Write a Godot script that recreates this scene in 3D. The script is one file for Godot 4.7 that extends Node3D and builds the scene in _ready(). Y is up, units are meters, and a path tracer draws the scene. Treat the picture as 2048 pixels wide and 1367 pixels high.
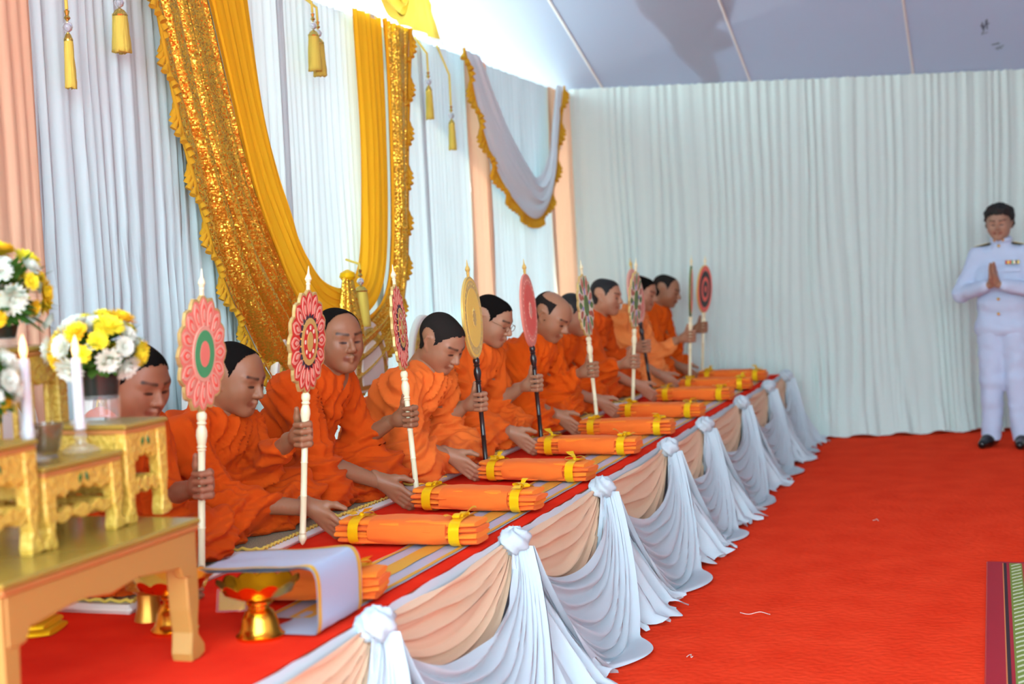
extends Node3D
# A tent dressed with curtains: monks seated in a row on a draped stage, each with a fan in one hand and the other on a tied bundle.

const S := 0.53          # height of the stage
const EDGE := -1.55      # x of the stage's front edge
const WALL := -3.08      # x of the curtained side
const EAVE := 2.755      # top of the curtains
const MZ := [-3.55, -4.24, -4.87, -5.58, -6.38, -7.12, -7.93, -8.9, -9.62, -10.3]   # where the monks sit along the stage

var M := {}              # materials
var taken := {}
var rng := RandomNumberGenerator.new()
var nz := FastNoiseLite.new()


func _ready() -> void:
	rng.seed = 7
	nz.seed = 11
	nz.frequency = 1.0
	nz.noise_type = FastNoiseLite.TYPE_SIMPLEX_SMOOTH
	nz.fractal_type = FastNoiseLite.FRACTAL_NONE
	# camera
	var cam := Camera3D.new()
	cam.name = "camera"
	cam.transform = Transform3D(Basis(Vector3(0.9467, -0.0450, -0.3191), Vector3(0.0270, 0.9978, -0.0605), Vector3(0.3211, 0.0487, 0.9458)).orthonormalized(), Vector3(0, 1.40, 0))
	cam.fov = 27.03
	cam.near = 0.05
	cam.far = 200.0
	var lens := CameraAttributesPhysical.new()
	lens.frustum_focal_length = 50.0
	lens.frustum_focus_distance = 5.3
	lens.exposure_aperture = 2.2
	cam.attributes = lens
	add_child(cam)
	cam.fov = 27.03
	cam.current = true
	# sky, sun, exposure
	var env := Environment.new()
	env.tonemap_mode = Environment.TONE_MAPPER_LINEAR
	env.tonemap_exposure = 1.2
	env.background_mode = Environment.BG_SKY
	var sm := ProceduralSkyMaterial.new()
	sm.sky_top_color = Color(0.66, 0.79, 0.87)
	sm.sky_horizon_color = Color(0.88, 0.95, 0.935)
	sm.ground_bottom_color = Color(0.58, 0.61, 0.59)
	sm.ground_horizon_color = Color(0.68, 0.72, 0.70)
	sm.sky_energy_multiplier = 3.0
	sm.ground_energy_multiplier = 2.0
	env.sky = Sky.new()
	env.sky.sky_material = sm
	env.sdfgi_enabled = true
	env.ssao_enabled = true
	env.ssil_enabled = true
	var we := WorldEnvironment.new()
	we.name = "world_environment"
	we.environment = env
	add_child(we)
	var sun := DirectionalLight3D.new()
	sun.name = "sun"
	sun.shadow_enabled = true
	sun.light_energy = 3.0
	sun.light_color = Color(1.0, 0.94, 0.84)
	sun.light_angular_distance = 1.5
	add_child(sun)
	sun.look_at_from_position(Vector3(-9.0, 5.0, -9.2), Vector3(0, 0, -7.0))
	materials()
	build_shell()
	build_wall_curtains()
	build_swags()
	build_tassels()
	build_stage()
	build_floor_things()
	build_altar()
	make_templates()
	for i in 10:
		build_place(i)
	build_offerings()
	build_official()


# ------------------------------------------------------------------ node helpers
func numbered(called: String) -> String:
	if not taken.has(called):
		taken[called] = 0
		return called
	taken[called] += 1
	return "%s_%03d" % [called, taken[called]]


func tag(o: Node, label: String, category: String, group := "") -> Node:
	o.set_meta("label", label)
	o.set_meta("category", category)
	if group != "":
		o.set_meta("group", group)
	return o


func thing(called: String, label: String, category: String, at := Vector3.ZERO, turn := 0.0, group := "") -> Node3D:
	var o := Node3D.new()
	o.name = numbered(called)
	add_child(o)
	o.position = at
	o.rotation.y = turn
	tag(o, label, category, group)
	return o


func part(parent: Node, called: String, mesh: Mesh, mat: Material, xf := Transform3D()) -> MeshInstance3D:
	var o := MeshInstance3D.new()
	o.name = numbered(called) if parent == self else called
	o.mesh = mesh
	o.material_override = mat
	parent.add_child(o, true)
	o.transform = xf
	return o


func struct(called: String, mesh: Mesh, mat: Material, xf := Transform3D()) -> MeshInstance3D:
	var o := part(self, called, mesh, mat, xf)
	o.set_meta("kind", "structure")
	return o


func T(x: float, y: float, z: float) -> Transform3D:
	return Transform3D(Basis(), Vector3(x, y, z))


func TR(p: Vector3, e: Vector3, s := Vector3.ONE) -> Transform3D:
	return Transform3D(Basis.from_euler(e) * Basis.from_scale(s), p)


# ------------------------------------------------------------------ mesh helpers
class MB:
	var v := PackedVector3Array()
	var n := PackedVector3Array()
	var uv := PackedVector2Array()
	var c := PackedColorArray()
	var i := PackedInt32Array()

	func tri_flat(a: Vector3, b: Vector3, d: Vector3) -> void:
		var k := v.size()
		var nn := (d - a).cross(b - a).normalized()
		v.append_array([a, b, d])
		n.append_array([nn, nn, nn])
		uv.append_array([Vector2.ZERO, Vector2.ZERO, Vector2.ZERO])
		i.append_array([k, k + 1, k + 2])

	# a flat convex polygon, turned to face away from centre
	func poly(pts: Array, centre: Vector3) -> void:
		var nn: Vector3 = (pts[2] - pts[0]).cross(pts[1] - pts[0]).normalized()
		var p := pts
		if nn.dot(pts[0] - centre) < 0.0:
			p = pts.duplicate()
			p.reverse()
			nn = -nn
		var k := v.size()
		for q in p:
			v.append(q)
			n.append(nn)
			uv.append(Vector2(q.x + q.z, q.y))
		for j in range(1, p.size() - 1):
			i.append_array([k, k + j, k + j + 1])

	# box with chamfered edges
	func box(at: Vector3, size: Vector3, bevel := 0.004) -> MB:
		var h := size * 0.5
		var b := minf(bevel, minf(h.x, minf(h.y, h.z)) * 0.9)
		var P := func(s: Vector3, ax: int) -> Vector3:
			var q := h - Vector3(b, b, b)
			q[ax] = h[ax]
			return at + s * q
		for ax in 3:
			var e := (ax + 1) % 3
			var f := (ax + 2) % 3
			for sg in [-1.0, 1.0]:
				var ring := []
				for k in [[-1.0, -1.0], [1.0, -1.0], [1.0, 1.0], [-1.0, 1.0]]:
					var s := Vector3.ZERO
					s[ax] = sg
					s[e] = k[0]
					s[f] = k[1]
					ring.append(P.call(s, ax))
				poly(ring, at)
			for k in [[-1.0, -1.0], [1.0, -1.0], [1.0, 1.0], [-1.0, 1.0]]:
				var s1 := Vector3.ZERO
				s1[e] = k[0]
				s1[f] = k[1]
				s1[ax] = -1.0
				var s2 := s1
				s2[ax] = 1.0
				poly([P.call(s1, e), P.call(s2, e), P.call(s2, f), P.call(s1, f)], at)
		for sx in [-1.0, 1.0]:
			for sy in [-1.0, 1.0]:
				for sz in [-1.0, 1.0]:
					var s := Vector3(sx, sy, sz)
					poly([P.call(s, 0), P.call(s, 1), P.call(s, 2)], at)
		return self

	# a grid of nu x nv points (rows of nu), smooth
	func grid(p: PackedVector3Array, nu: int, nv: int, wrap := false, uvs := PackedVector2Array()) -> MB:
		var k := v.size()
		var acc := PackedVector3Array()
		acc.resize(nu * nv)
		var cols := nu if wrap else nu - 1
		for r in nv - 1:
			for q in cols:
				var q2 := (q + 1) % nu
				var a := r * nu + q
				var b := r * nu + q2
				var d := (r + 1) * nu + q2
				var e := (r + 1) * nu + q
				var nn := (p[d] - p[a]).cross(p[b] - p[e])
				if nn.length_squared() > 0.0:
					acc[a] += nn
					acc[b] += nn
					acc[d] += nn
					acc[e] += nn
				i.append_array([k + a, k + b, k + d, k + a, k + d, k + e])
		for j in nu * nv:
			var m := -acc[j]
			n.append((-m).normalized() if m.length_squared() > 1e-20 else Vector3.UP)
		v.append_array(p)
		if uvs.size():
			uv.append_array(uvs)
		else:
			for r in nv:
				for q in nu:
					uv.append(Vector2(float(q) / maxi(1, nu - 1), float(r) / maxi(1, nv - 1)))
		return self

	# profile of (radius, height), spun about y; sharp where the profile turns by more than 40 degrees
	func lathe(prof: Array, segs := 20, at := Vector3.ZERO) -> MB:
		var m := prof.size()
		var sn := []
		for j in m - 1:
			var d: Vector2 = prof[j + 1] - prof[j]
			sn.append(Vector2(d.y, -d.x).normalized())
		for j in m - 1:
			var n0: Vector2 = sn[j]
			var n1: Vector2 = sn[j]
			if j > 0 and n0.dot(sn[j - 1]) > 0.75:
				n0 = (n0 + sn[j - 1]).normalized()
			if j < m - 2 and n1.dot(sn[j + 1]) > 0.75:
				n1 = (n1 + sn[j + 1]).normalized()
			var k := v.size()
			for q in segs + 1:
				var a := TAU * q / segs
				var ca := cos(a)
				var sa := sin(a)
				v.append(at + Vector3(prof[j].x * ca, prof[j].y, prof[j].x * sa))
				v.append(at + Vector3(prof[j + 1].x * ca, prof[j + 1].y, prof[j + 1].x * sa))
				n.append(Vector3(n0.x * ca, n0.y, n0.x * sa))
				n.append(Vector3(n1.x * ca, n1.y, n1.x * sa))
				uv.append(Vector2(float(q) / segs, prof[j].y))
				uv.append(Vector2(float(q) / segs, prof[j + 1].y))
			for q in segs:
				var b := k + q * 2
				i.append_array([b, b + 2, b + 3, b, b + 3, b + 1])
		return self

	func tube(path: Array, rad, segs := 8, flat := 1.0) -> MB:
		var pts := PackedVector3Array()
		var up := Vector3.UP
		var m := path.size()
		for j in m:
			var d: Vector3 = (path[mini(j + 1, m - 1)] - path[maxi(j - 1, 0)]).normalized()
			if absf(d.dot(up)) > 0.95:
				up = Vector3.RIGHT if absf(d.x) < 0.9 else Vector3.BACK
			var s := d.cross(up).normalized()
			up = s.cross(d).normalized()
			var r: float = rad[j] if rad is Array else rad
			for q in segs:
				var a := TAU * q / segs
				pts.append(path[j] + s * cos(a) * r + up * sin(a) * r * flat)
		grid(pts, segs, m, true)
		for e in [0, m - 1]:
			var k := v.size()
			var dd: Vector3 = (path[0] - path[1]) if e == 0 else (path[m - 1] - path[m - 2])
			dd = dd.normalized()
			v.append(path[e])
			n.append(dd)
			uv.append(Vector2.ZERO)
			for q in segs:
				v.append(pts[e * segs + q])
				n.append(dd)
				uv.append(Vector2.ZERO)
			for q in segs:
				var x := k + 1 + q
				var y := k + 1 + (q + 1) % segs
				if (v[y] - v[k]).cross(v[x] - v[k]).dot(dd) > 0:
					i.append_array([k, x, y])
				else:
					i.append_array([k, y, x])
		return self

	# outline in xy, thickness along z, with a small chamfer
	func extrude(outline: PackedVector2Array, z0: float, z1: float, bevel := 0.0) -> MB:
		var o := outline
		if Geometry2D.is_polygon_clockwise(o):
			o = o.duplicate()
			o.reverse()
		var m := o.size()
		var inn := o
		if bevel > 0.0:
			inn = PackedVector2Array()
			for j in m:
				var a := (o[j] - o[(j + m - 1) % m]).normalized()
				var b := (o[(j + 1) % m] - o[j]).normalized()
				var nn := (Vector2(-a.y, a.x) + Vector2(-b.y, b.x))
				inn.append(o[j] + nn.normalized() * bevel)
		var t := Geometry2D.triangulate_polygon(inn)
		for side in [0, 1]:
			var z := z1 if side else z0
			var nn := Vector3(0, 0, 1.0 if side else -1.0)
			var k := v.size()
			for q in inn:
				v.append(Vector3(q.x, q.y, z))
				n.append(nn)
				uv.append(q)
			for j in range(0, t.size(), 3):
				var A := inn[t[j]]
				var B := inn[t[j + 1]]
				var D := inn[t[j + 2]]
				var ccw := (B - A).cross(D - A) > 0
				if ccw == (side == 1):
					i.append_array([k + t[j], k + t[j + 2], k + t[j + 1]])
				else:
					i.append_array([k + t[j], k + t[j + 1], k + t[j + 2]])
		var zs := [z0, z1]
		if bevel > 0.0:
			zs = [z0, z0 + bevel, z1 - bevel, z1]
		for q in zs.size() - 1:
			var r0 := inn if (bevel > 0 and q == 0) else o
			var r1 := inn if (bevel > 0 and q == 2) else o
			for j in m:
				var j2 := (j + 1) % m
				var a := Vector3(r0[j].x, r0[j].y, zs[q])
				var b := Vector3(r0[j2].x, r0[j2].y, zs[q])
				var d := Vector3(r1[j2].x, r1[j2].y, zs[q + 1])
				var e := Vector3(r1[j].x, r1[j].y, zs[q + 1])
				var nn := (b - a).cross(d - a).normalized()
				var k := v.size()
				v.append_array([a, b, d, e])
				n.append_array([nn, nn, nn, nn])
				uv.append_array([Vector2.ZERO, Vector2.ZERO, Vector2.ZERO, Vector2.ZERO])
				i.append_array([k, k + 2, k + 1, k, k + 3, k + 2])
		return self

	func add(o: MB, xf := Transform3D(), tint := Color.WHITE) -> MB:
		var k := v.size()
		var nb := xf.basis.inverse().transposed()
		for j in o.v.size():
			v.append(xf * o.v[j])
			n.append((nb * o.n[j]).normalized())
		uv.append_array(o.uv)
		if o.c.size():
			for q in o.c:
				c.append(Color(q.r * tint.r, q.g * tint.g, q.b * tint.b))
		for q in o.i:
			i.append(k + q)
		return self

	func smooth() -> void:
		for j in n.size():
			n[j] = Vector3.ZERO
		for j in range(0, i.size(), 3):
			var a := i[j]
			var b := i[j + 1]
			var d := i[j + 2]
			var nn := (v[d] - v[a]).cross(v[b] - v[a])
			n[a] += nn
			n[b] += nn
			n[d] += nn
		for j in n.size():
			n[j] = n[j].normalized() if n[j].length_squared() > 0 else Vector3.UP

	func mesh() -> ArrayMesh:
		var arr := []
		arr.resize(Mesh.ARRAY_MAX)
		arr[Mesh.ARRAY_VERTEX] = v
		arr[Mesh.ARRAY_NORMAL] = n
		if uv.size() == v.size():
			arr[Mesh.ARRAY_TEX_UV] = uv
		if c.size() == v.size():
			arr[Mesh.ARRAY_COLOR] = c
		arr[Mesh.ARRAY_INDEX] = i
		var m := ArrayMesh.new()
		m.add_surface_from_arrays(Mesh.PRIMITIVE_TRIANGLES, arr)
		return m


# tapered capsules joined by a smooth minimum, meshed as surface nets
class Sdf:
	var A := PackedVector3Array()
	var D := PackedVector3Array()
	var IL := PackedFloat32Array()
	var RA := PackedFloat32Array()
	var DR := PackedFloat32Array()
	var K := PackedFloat32Array()
	var cut := []

	func add(a: Vector3, b: Vector3, ra: float, rb: float, k := 0.03) -> void:
		A.append(a)
		D.append(b - a)
		IL.append(1.0 / maxf((b - a).length_squared(), 1e-9))
		RA.append(ra)
		DR.append(rb - ra)
		K.append(k)

	func chain(pts: Array, rad: Array, k := 0.03) -> void:
		for j in pts.size() - 1:
			add(pts[j], pts[j + 1], rad[j], rad[j + 1], k)

	func value(p: Vector3, ids: PackedInt32Array) -> float:
		var d := 1.0
		for j in ids:
			var q := p - A[j]
			var t := clampf(q.dot(D[j]) * IL[j], 0.0, 1.0)
			var e := (q - D[j] * t).length() - RA[j] - DR[j] * t
			var k := K[j]
			var h := k - absf(d - e)
			d = minf(d, e)
			if h > 0.0:
				d -= h * h / k * 0.25
		for s in cut:
			var e: float = s[1] - (p - s[0]).length()
			var h: float = maxf(s[2] - absf(d - e), 0.0)
			d = maxf(d, e) + h * h / s[2] * 0.25
		return d

	func mesh(cell: float) -> MB:
		var lo := Vector3(1e3, 1e3, 1e3)
		var hi := -lo
		for j in A.size():
			for q in [A[j], A[j] + D[j]]:
				var r := maxf(RA[j], RA[j] + DR[j])
				lo = lo.min(q - Vector3(r, r, r))
				hi = hi.max(q + Vector3(r, r, r))
		lo -= Vector3.ONE * cell * 3.0
		hi += Vector3.ONE * cell * 3.0
		var bx := ceili((hi.x - lo.x) / cell / 4.0)
		var by := ceili((hi.y - lo.y) / cell / 4.0)
		var bz := ceili((hi.z - lo.z) / cell / 4.0)
		var nx := bx * 4
		var ny := by * 4
		var nzz := bz * 4
		var sy := nx
		var sz := nx * ny
		var f := PackedFloat32Array()
		f.resize(nx * ny * nzz)
		f.fill(1.0)
		var diag := cell * 4.0 * 0.87
		var active := []
		for z in bz:
			for y in by:
				for x in bx:
					var o := Vector3(x * 4, y * 4, z * 4) * cell + lo
					var ctr := o + Vector3.ONE * cell * 1.5
					var ids := PackedInt32Array()
					var ds := PackedFloat32Array()
					var best := 1.0
					for j in A.size():
						var q := ctr - A[j]
						var t := clampf(q.dot(D[j]) * IL[j], 0.0, 1.0)
						var e := (q - D[j] * t).length() - RA[j] - DR[j] * t
						ds.append(e)
						best = minf(best, e)
					if best > diag + 0.035:
						continue
					if best < -diag - 0.02 and cut.is_empty():
						for c in 4:
							for b in 4:
								var at := (z * 4 + c) * sz + (y * 4 + b) * sy + x * 4
								for a in 4:
									f[at + a] = -1.0
						continue
					for j in A.size():
						if ds[j] < best + diag * 2.0 + K[j]:
							ids.append(j)
					active.append(Vector3i(x * 4, y * 4, z * 4))
					for c in 4:
						for b in 4:
							var at := (z * 4 + c) * sz + (y * 4 + b) * sy + x * 4
							for a in 4:
								f[at + a] = value(o + Vector3(a, b, c) * cell, ids)
		var out := MB.new()
		var vi := PackedInt32Array()
		vi.resize(f.size())
		vi.fill(-1)
		var cells := PackedInt32Array()
		var off := [0, 1, sy, sy + 1, sz, sz + 1, sz + sy, sz + sy + 1]
		var ed := [[0, 1, 0], [2, 3, 0], [4, 5, 0], [6, 7, 0], [0, 2, 1], [1, 3, 1], [4, 6, 1], [5, 7, 1], [0, 4, 2], [1, 5, 2], [2, 6, 2], [3, 7, 2]]
		var cp := [Vector3(0, 0, 0), Vector3(1, 0, 0), Vector3(0, 1, 0), Vector3(1, 1, 0), Vector3(0, 0, 1), Vector3(1, 0, 1), Vector3(0, 1, 1), Vector3(1, 1, 1)]
		for blk in active:
			for c in range(-1, 4):
				var zz: int = blk.z + c
				if zz < 0 or zz >= nzz - 1:
					continue
				for b in range(-1, 4):
					var yy: int = blk.y + b
					if yy < 0 or yy >= ny - 1:
						continue
					for a in range(-1, 4):
						var xx: int = blk.x + a
						if xx < 0 or xx >= nx - 1:
							continue
						var at := zz * sz + yy * sy + xx
						if vi[at] != -1:
							continue
						var s0 := f[at] < 0.0
						if (f[at + 1] < 0.0) == s0 and (f[at + sy] < 0.0) == s0 and (f[at + sy + 1] < 0.0) == s0 and (f[at + sz] < 0.0) == s0 and (f[at + sz + 1] < 0.0) == s0 and (f[at + sz + sy] < 0.0) == s0 and (f[at + sz + sy + 1] < 0.0) == s0:
							vi[at] = -2
							continue
						var sum := Vector3.ZERO
						var cnt := 0
						for e in ed:
							var g0 := f[at + off[e[0]]]
							var g1 := f[at + off[e[1]]]
							if (g0 < 0.0) != (g1 < 0.0):
								sum += cp[e[0]].lerp(cp[e[1]], g0 / (g0 - g1))
								cnt += 1
						vi[at] = out.v.size()
						cells.append(at)
						out.v.append(lo + (Vector3(xx, yy, zz) + sum / cnt) * cell)
		out.n.resize(out.v.size())
		for at in cells:
			var s0 := f[at] < 0.0
			for ax in 3:
				var st: int = [1, sy, sz][ax]
				var s1 := f[at + st] < 0.0
				if s0 == s1:
					continue
				var u: int = [sy, sz, 1][ax]
				var w: int = [sz, 1, sy][ax]
				var p0 := vi[at]
				var p1 := vi[at - u]
				var p2 := vi[at - u - w]
				var p3 := vi[at - w]
				if p0 < 0 or p1 < 0 or p2 < 0 or p3 < 0:
					continue
				if s0:
					out.i.append_array([p0, p3, p2, p0, p2, p1])
				else:
					out.i.append_array([p0, p1, p2, p0, p2, p3])
		out.smooth()
		return out


func curve(pts: Array, t: float) -> Vector2:
	var m := pts.size() - 1
	var x := clampf(t, 0.0, 1.0) * m
	var k := mini(int(x), m - 1)
	var f := x - k
	var a: Vector2 = pts[maxi(k - 1, 0)]
	var b: Vector2 = pts[k]
	var c: Vector2 = pts[k + 1]
	var d: Vector2 = pts[mini(k + 2, m)]
	return b.cubic_interpolate(c, a, d, f)


func box(size: Vector3, bevel := 0.004, at := Vector3.ZERO) -> ArrayMesh:
	return MB.new().box(at, size, bevel).mesh()


func ell(a: float, b: float, n := 40) -> PackedVector2Array:
	var p := PackedVector2Array()
	for k in n:
		p.append(Vector2(cos(TAU * k / n) * a, sin(TAU * k / n) * b))
	return p


# ------------------------------------------------------------------ materials
func srgb(r: int, g: int, b: int) -> Color:
	return Color8(r, g, b)


func mat(key: String, col: Color, rough := 0.85, metal := 0.0) -> StandardMaterial3D:
	var m := StandardMaterial3D.new()
	m.resource_name = key
	m.albedo_color = col
	m.roughness = rough
	m.metallic = metal
	m.cull_mode = BaseMaterial3D.CULL_DISABLED
	M[key] = m
	return m


func cloth(key: String, col: Color, through := 0.0, rim := 0.25) -> StandardMaterial3D:
	var m := mat(key, col, 0.92)
	m.metallic_specular = 0.25
	if rim > 0.0:
		m.rim_enabled = true
		m.rim = rim
		m.rim_tint = 0.6
	if through > 0.0:
		m.backlight_enabled = true
		var l := col.srgb_to_linear()
		m.backlight = (l * (through / maxf(l.r, maxf(l.g, l.b)))).linear_to_srgb()
	return m


func mottle(m: StandardMaterial3D, lo: Color, hi: Color, freq: float, scale: float, sd := 3) -> void:
	var n := FastNoiseLite.new()
	n.seed = sd
	n.frequency = freq
	n.fractal_octaves = 4
	var t := NoiseTexture2D.new()
	t.width = 512
	t.height = 512
	t.seamless = true
	t.noise = n
	var g := Gradient.new()
	g.set_color(0, lo)
	g.set_color(1, hi)
	t.color_ramp = g
	m.albedo_texture = t
	m.uv1_triplanar = true
	m.uv1_world_triplanar = true
	m.uv1_scale = Vector3.ONE * scale


func bumps(m: StandardMaterial3D, freq: float, scale: float, height: float, kind := FastNoiseLite.TYPE_SIMPLEX, sd := 5) -> void:
	var n := FastNoiseLite.new()
	n.seed = sd
	n.frequency = freq
	n.noise_type = kind
	var t := NoiseTexture2D.new()
	t.width = 256
	t.height = 256
	t.seamless = true
	t.noise = n
	m.heightmap_enabled = true
	m.heightmap_texture = t
	m.heightmap_scale = height
	m.uv1_triplanar = true
	m.uv1_world_triplanar = true
	m.uv1_scale = Vector3.ONE * scale


func materials() -> void:
	cloth("white_curtain", srgb(204, 220, 224), 0.14, 0.15)
	cloth("back_curtain", srgb(206, 222, 218), 0.1, 0.15)
	cloth("peach_curtain", srgb(238, 192, 158), 0.2, 0.15)
	cloth("white_swag", srgb(218, 228, 232), 0.15, 0.15)
	cloth("yellow_chiffon", srgb(255, 192, 40), 0.5, 0.2)
	cloth("yellow_valance", srgb(250, 228, 100), 0.6, 0.2)
	cloth("lace", srgb(250, 246, 236), 0.5, 0.1)
	cloth("skirt_white", srgb(198, 211, 219), 0.2, 0.2)
	cloth("skirt_base", srgb(205, 220, 230), 0.0, 0.1)
	cloth("skirt_peach", srgb(240, 200, 166), 0.2, 0.2)
	cloth("fringe_gold", srgb(214, 158, 40), 0.2, 0.4)
	cloth("tassel_thread", srgb(232, 206, 96), 0.2, 0.5)
	mat("tassel_cap", srgb(206, 180, 90), 0.22, 0.9)
	var bead := mat("glass_bead", Color(0.86, 0.88, 0.92, 0.25), 0.04)
	bead.refraction_enabled = true
	bead.refraction_scale = 0.05
	# sequin cloth: each small disc of gold tilts its own way
	var q := mat("sequin", srgb(236, 186, 64), 0.26, 0.8)
	var im := Image.create(256, 256, false, Image.FORMAT_RGB8)
	for y in 64:
		for x in 64:
			var a := rng.randf() * TAU
			var t := rng.randf() * 0.85
			var nn := Vector3(cos(a) * t, sin(a) * t, 1.0).normalized()
			var col := Color(nn.x * 0.5 + 0.5, nn.y * 0.5 + 0.5, nn.z * 0.5 + 0.5)
			im.fill_rect(Rect2i(x * 4, y * 4, 4, 4), col)
	q.normal_enabled = true
	q.normal_texture = ImageTexture.create_from_image(im)
	q.normal_scale = 1.0
	q.uv1_triplanar = true
	q.uv1_scale = Vector3.ONE * 3.0
	var roof := mat("roof_vinyl", Color.WHITE, 0.6)
	roof.albedo_texture = ImageTexture.create_from_image(roof_picture())
	roof.backlight_enabled = true
	roof.backlight = Color(0.055, 0.054, 0.052).linear_to_srgb()
	mat("unseen_roof_sheet", srgb(60, 80, 130), 0.8)  # for the unseen sheet that darkens part of the ceiling
	mat("roof_seam", srgb(226, 226, 228), 0.6)
	var c := mat("carpet", Color.WHITE, 1.0)
	mottle(c, srgb(236, 58, 30), srgb(252, 72, 40), 0.012, 0.45)
	c.metallic_specular = 0.1
	bumps(c, 0.2, 0.45, 0.4)
	var sc := mat("stage_carpet", Color.WHITE, 1.0)
	mottle(sc, srgb(230, 46, 28), srgb(244, 58, 34), 0.02, 0.45, 9)
	sc.metallic_specular = 0.1
	mat("ground", srgb(178, 168, 152), 0.95)
	mat("outer_canvas", srgb(188, 190, 190), 0.9)
	mat("side_canvas", srgb(206, 210, 216), 0.9)
	mat("wood_board", srgb(150, 120, 90), 0.8)
	mat("lint", srgb(228, 200, 186), 0.9)
	# altar
	var g := mat("altar_gold", srgb(252, 236, 206), 0.42, 0.12)
	mottle(g, srgb(194, 160, 66), srgb(222, 196, 104), 0.06, 2.5, 4)
	g.metallic_specular = 0.5
	bumps(g, 0.09, 2.5, 0.5, FastNoiseLite.TYPE_CELLULAR)
	mat("altar_plain", srgb(178, 132, 66), 0.38, 0.1)
	mat("altar_top", srgb(160, 132, 54), 0.25, 0.2)
	mat("altar_trim", srgb(186, 118, 62), 0.4, 0.15)
	mat("inlay_green", srgb(44, 100, 48), 0.15)
	mat("gold_metal", srgb(236, 178, 62), 0.2, 1.0)
	mat("brass_dull", srgb(196, 140, 60), 0.35, 0.8)
	var gl := mat("clear_glass", Color(0.95, 0.96, 0.97, 0.06), 0.02)
	gl.transparency = BaseMaterial3D.TRANSPARENCY_ALPHA
	gl.albedo_color.a = 0.10
	var smoked := mat("smoked_glass", Color(0.40, 0.32, 0.22, 0.45), 0.03)
	smoked.transparency = BaseMaterial3D.TRANSPARENCY_ALPHA
	mat("candle_wax", srgb(206, 208, 214), 0.5)
	M.candle_wax.subsurf_scatter_enabled = true
	M.candle_wax.subsurf_scatter_strength = 0.3
	var fl := mat("flame", srgb(255, 226, 170), 0.5)
	fl.emission_enabled = true
	fl.emission = srgb(255, 186, 110)
	fl.emission_energy_multiplier = 1.9
	mat("wick", srgb(30, 24, 20), 0.9)
	mat("black_pot", srgb(28, 34, 30), 0.3)
	cloth("petal_white", srgb(228, 230, 218), 0.3, 0.1)
	cloth("petal_yellow", srgb(250, 230, 62), 0.3, 0.1)
	cloth("petal_amber", srgb(250, 206, 44), 0.3, 0.1)
	cloth("leaf", srgb(48, 82, 28), 0.3, 0.1)
	# stage things
	cloth("satin_silver", srgb(180, 192, 216), 0.0, 0.2)
	M.satin_silver.roughness = 0.38
	M.satin_silver.metallic = 0.25
	cloth("satin_gold", srgb(226, 176, 58), 0.0, 0.2)
	M.satin_gold.roughness = 0.4
	M.satin_gold.metallic = 0.3
	cloth("ribbon_gold", srgb(246, 196, 20), 0.2, 0.2)
	M.ribbon_gold.roughness = 0.3
	M.ribbon_gold.metallic = 0.25
	cloth("bundle_cloth", srgb(240, 112, 42), 0.0, 0.5)
	cloth("bundle_fold", srgb(246, 134, 44), 0.0, 0.4)
	cloth("cushion_white", srgb(226, 220, 216), 0.0, 0.2)
	var br := cloth("brocade", Color.WHITE, 0.0, 0.2)
	mottle(br, srgb(92, 74, 40), srgb(196, 182, 140), 0.12, 3.0, 21)
	cloth("red_pad", srgb(206, 70, 44), 0.0, 0.3)
	mat("chair_white", srgb(236, 234, 226), 0.3)
	mat("chair_gold", srgb(206, 180, 96), 0.35, 0.6)
	mat("ivory", srgb(236, 226, 188), 0.35)
	var bl := mat("black_lacquer", srgb(22, 16, 20), 0.18)
	bl.clearcoat_enabled = true
	bl.clearcoat = 0.6
	mat("fan_edge", srgb(206, 178, 112), 0.4, 0.4)
	mat("fan_pink", srgb(232, 128, 112), 0.55)
	mat("fan_blush", srgb(236, 172, 150), 0.45, 0.15)
	mat("fan_red", srgb(206, 44, 34), 0.5)
	mat("fan_green", srgb(70, 160, 104), 0.5)
	mat("fan_olive", srgb(84, 120, 52), 0.5)
	mat("fan_brown", srgb(176, 92, 66), 0.5)
	mat("fan_violet", srgb(134, 118, 176), 0.5)
	mat("fan_dark", srgb(44, 24, 44), 0.5)
	mat("fan_gold", srgb(222, 190, 104), 0.35, 0.3)
	mat("fan_yellow", srgb(252, 216, 92), 0.5)
	mat("fan_pearl", srgb(244, 226, 200), 0.2, 0.2)
	mat("fan_coral", srgb(238, 92, 78), 0.5)
	mat("fan_rose", srgb(222, 132, 116), 0.5)
	mat("fan_black", srgb(30, 30, 26), 0.5)
	# people
	var sk := mat("skin", Color.WHITE, 0.5)
	sk.vertex_color_use_as_albedo = true
	sk.subsurf_scatter_enabled = true
	sk.subsurf_scatter_strength = 0.15
	mat("hair", srgb(20, 17, 16), 0.95)
	mat("hair_grey", srgb(40, 36, 34), 0.95)
	mat("hair_black", srgb(12, 11, 12), 0.7)
	for k in ["hair", "hair_grey"]:
		M[k].metallic_specular = 0.15
	var tints := [srgb(208, 76, 14), srgb(210, 78, 14), srgb(208, 76, 14), srgb(244, 118, 48), srgb(238, 106, 34), srgb(232, 92, 16), srgb(228, 90, 18), srgb(222, 86, 22), srgb(250, 146, 78), srgb(230, 92, 16)]
	for k in 10:
		cloth("robe_%d" % k, tints[k], 0.12, 0.2)
	cloth("uniform_white", srgb(186, 200, 226), 0.0, 0.15)
	mat("shoe_black", srgb(16, 15, 16), 0.25)
	mat("epaulette_black", srgb(20, 22, 20), 0.7)
	mat("button_gold", srgb(236, 200, 110), 0.25, 0.9)
	mat("frame_metal", srgb(150, 110, 80), 0.3, 0.8)


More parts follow.
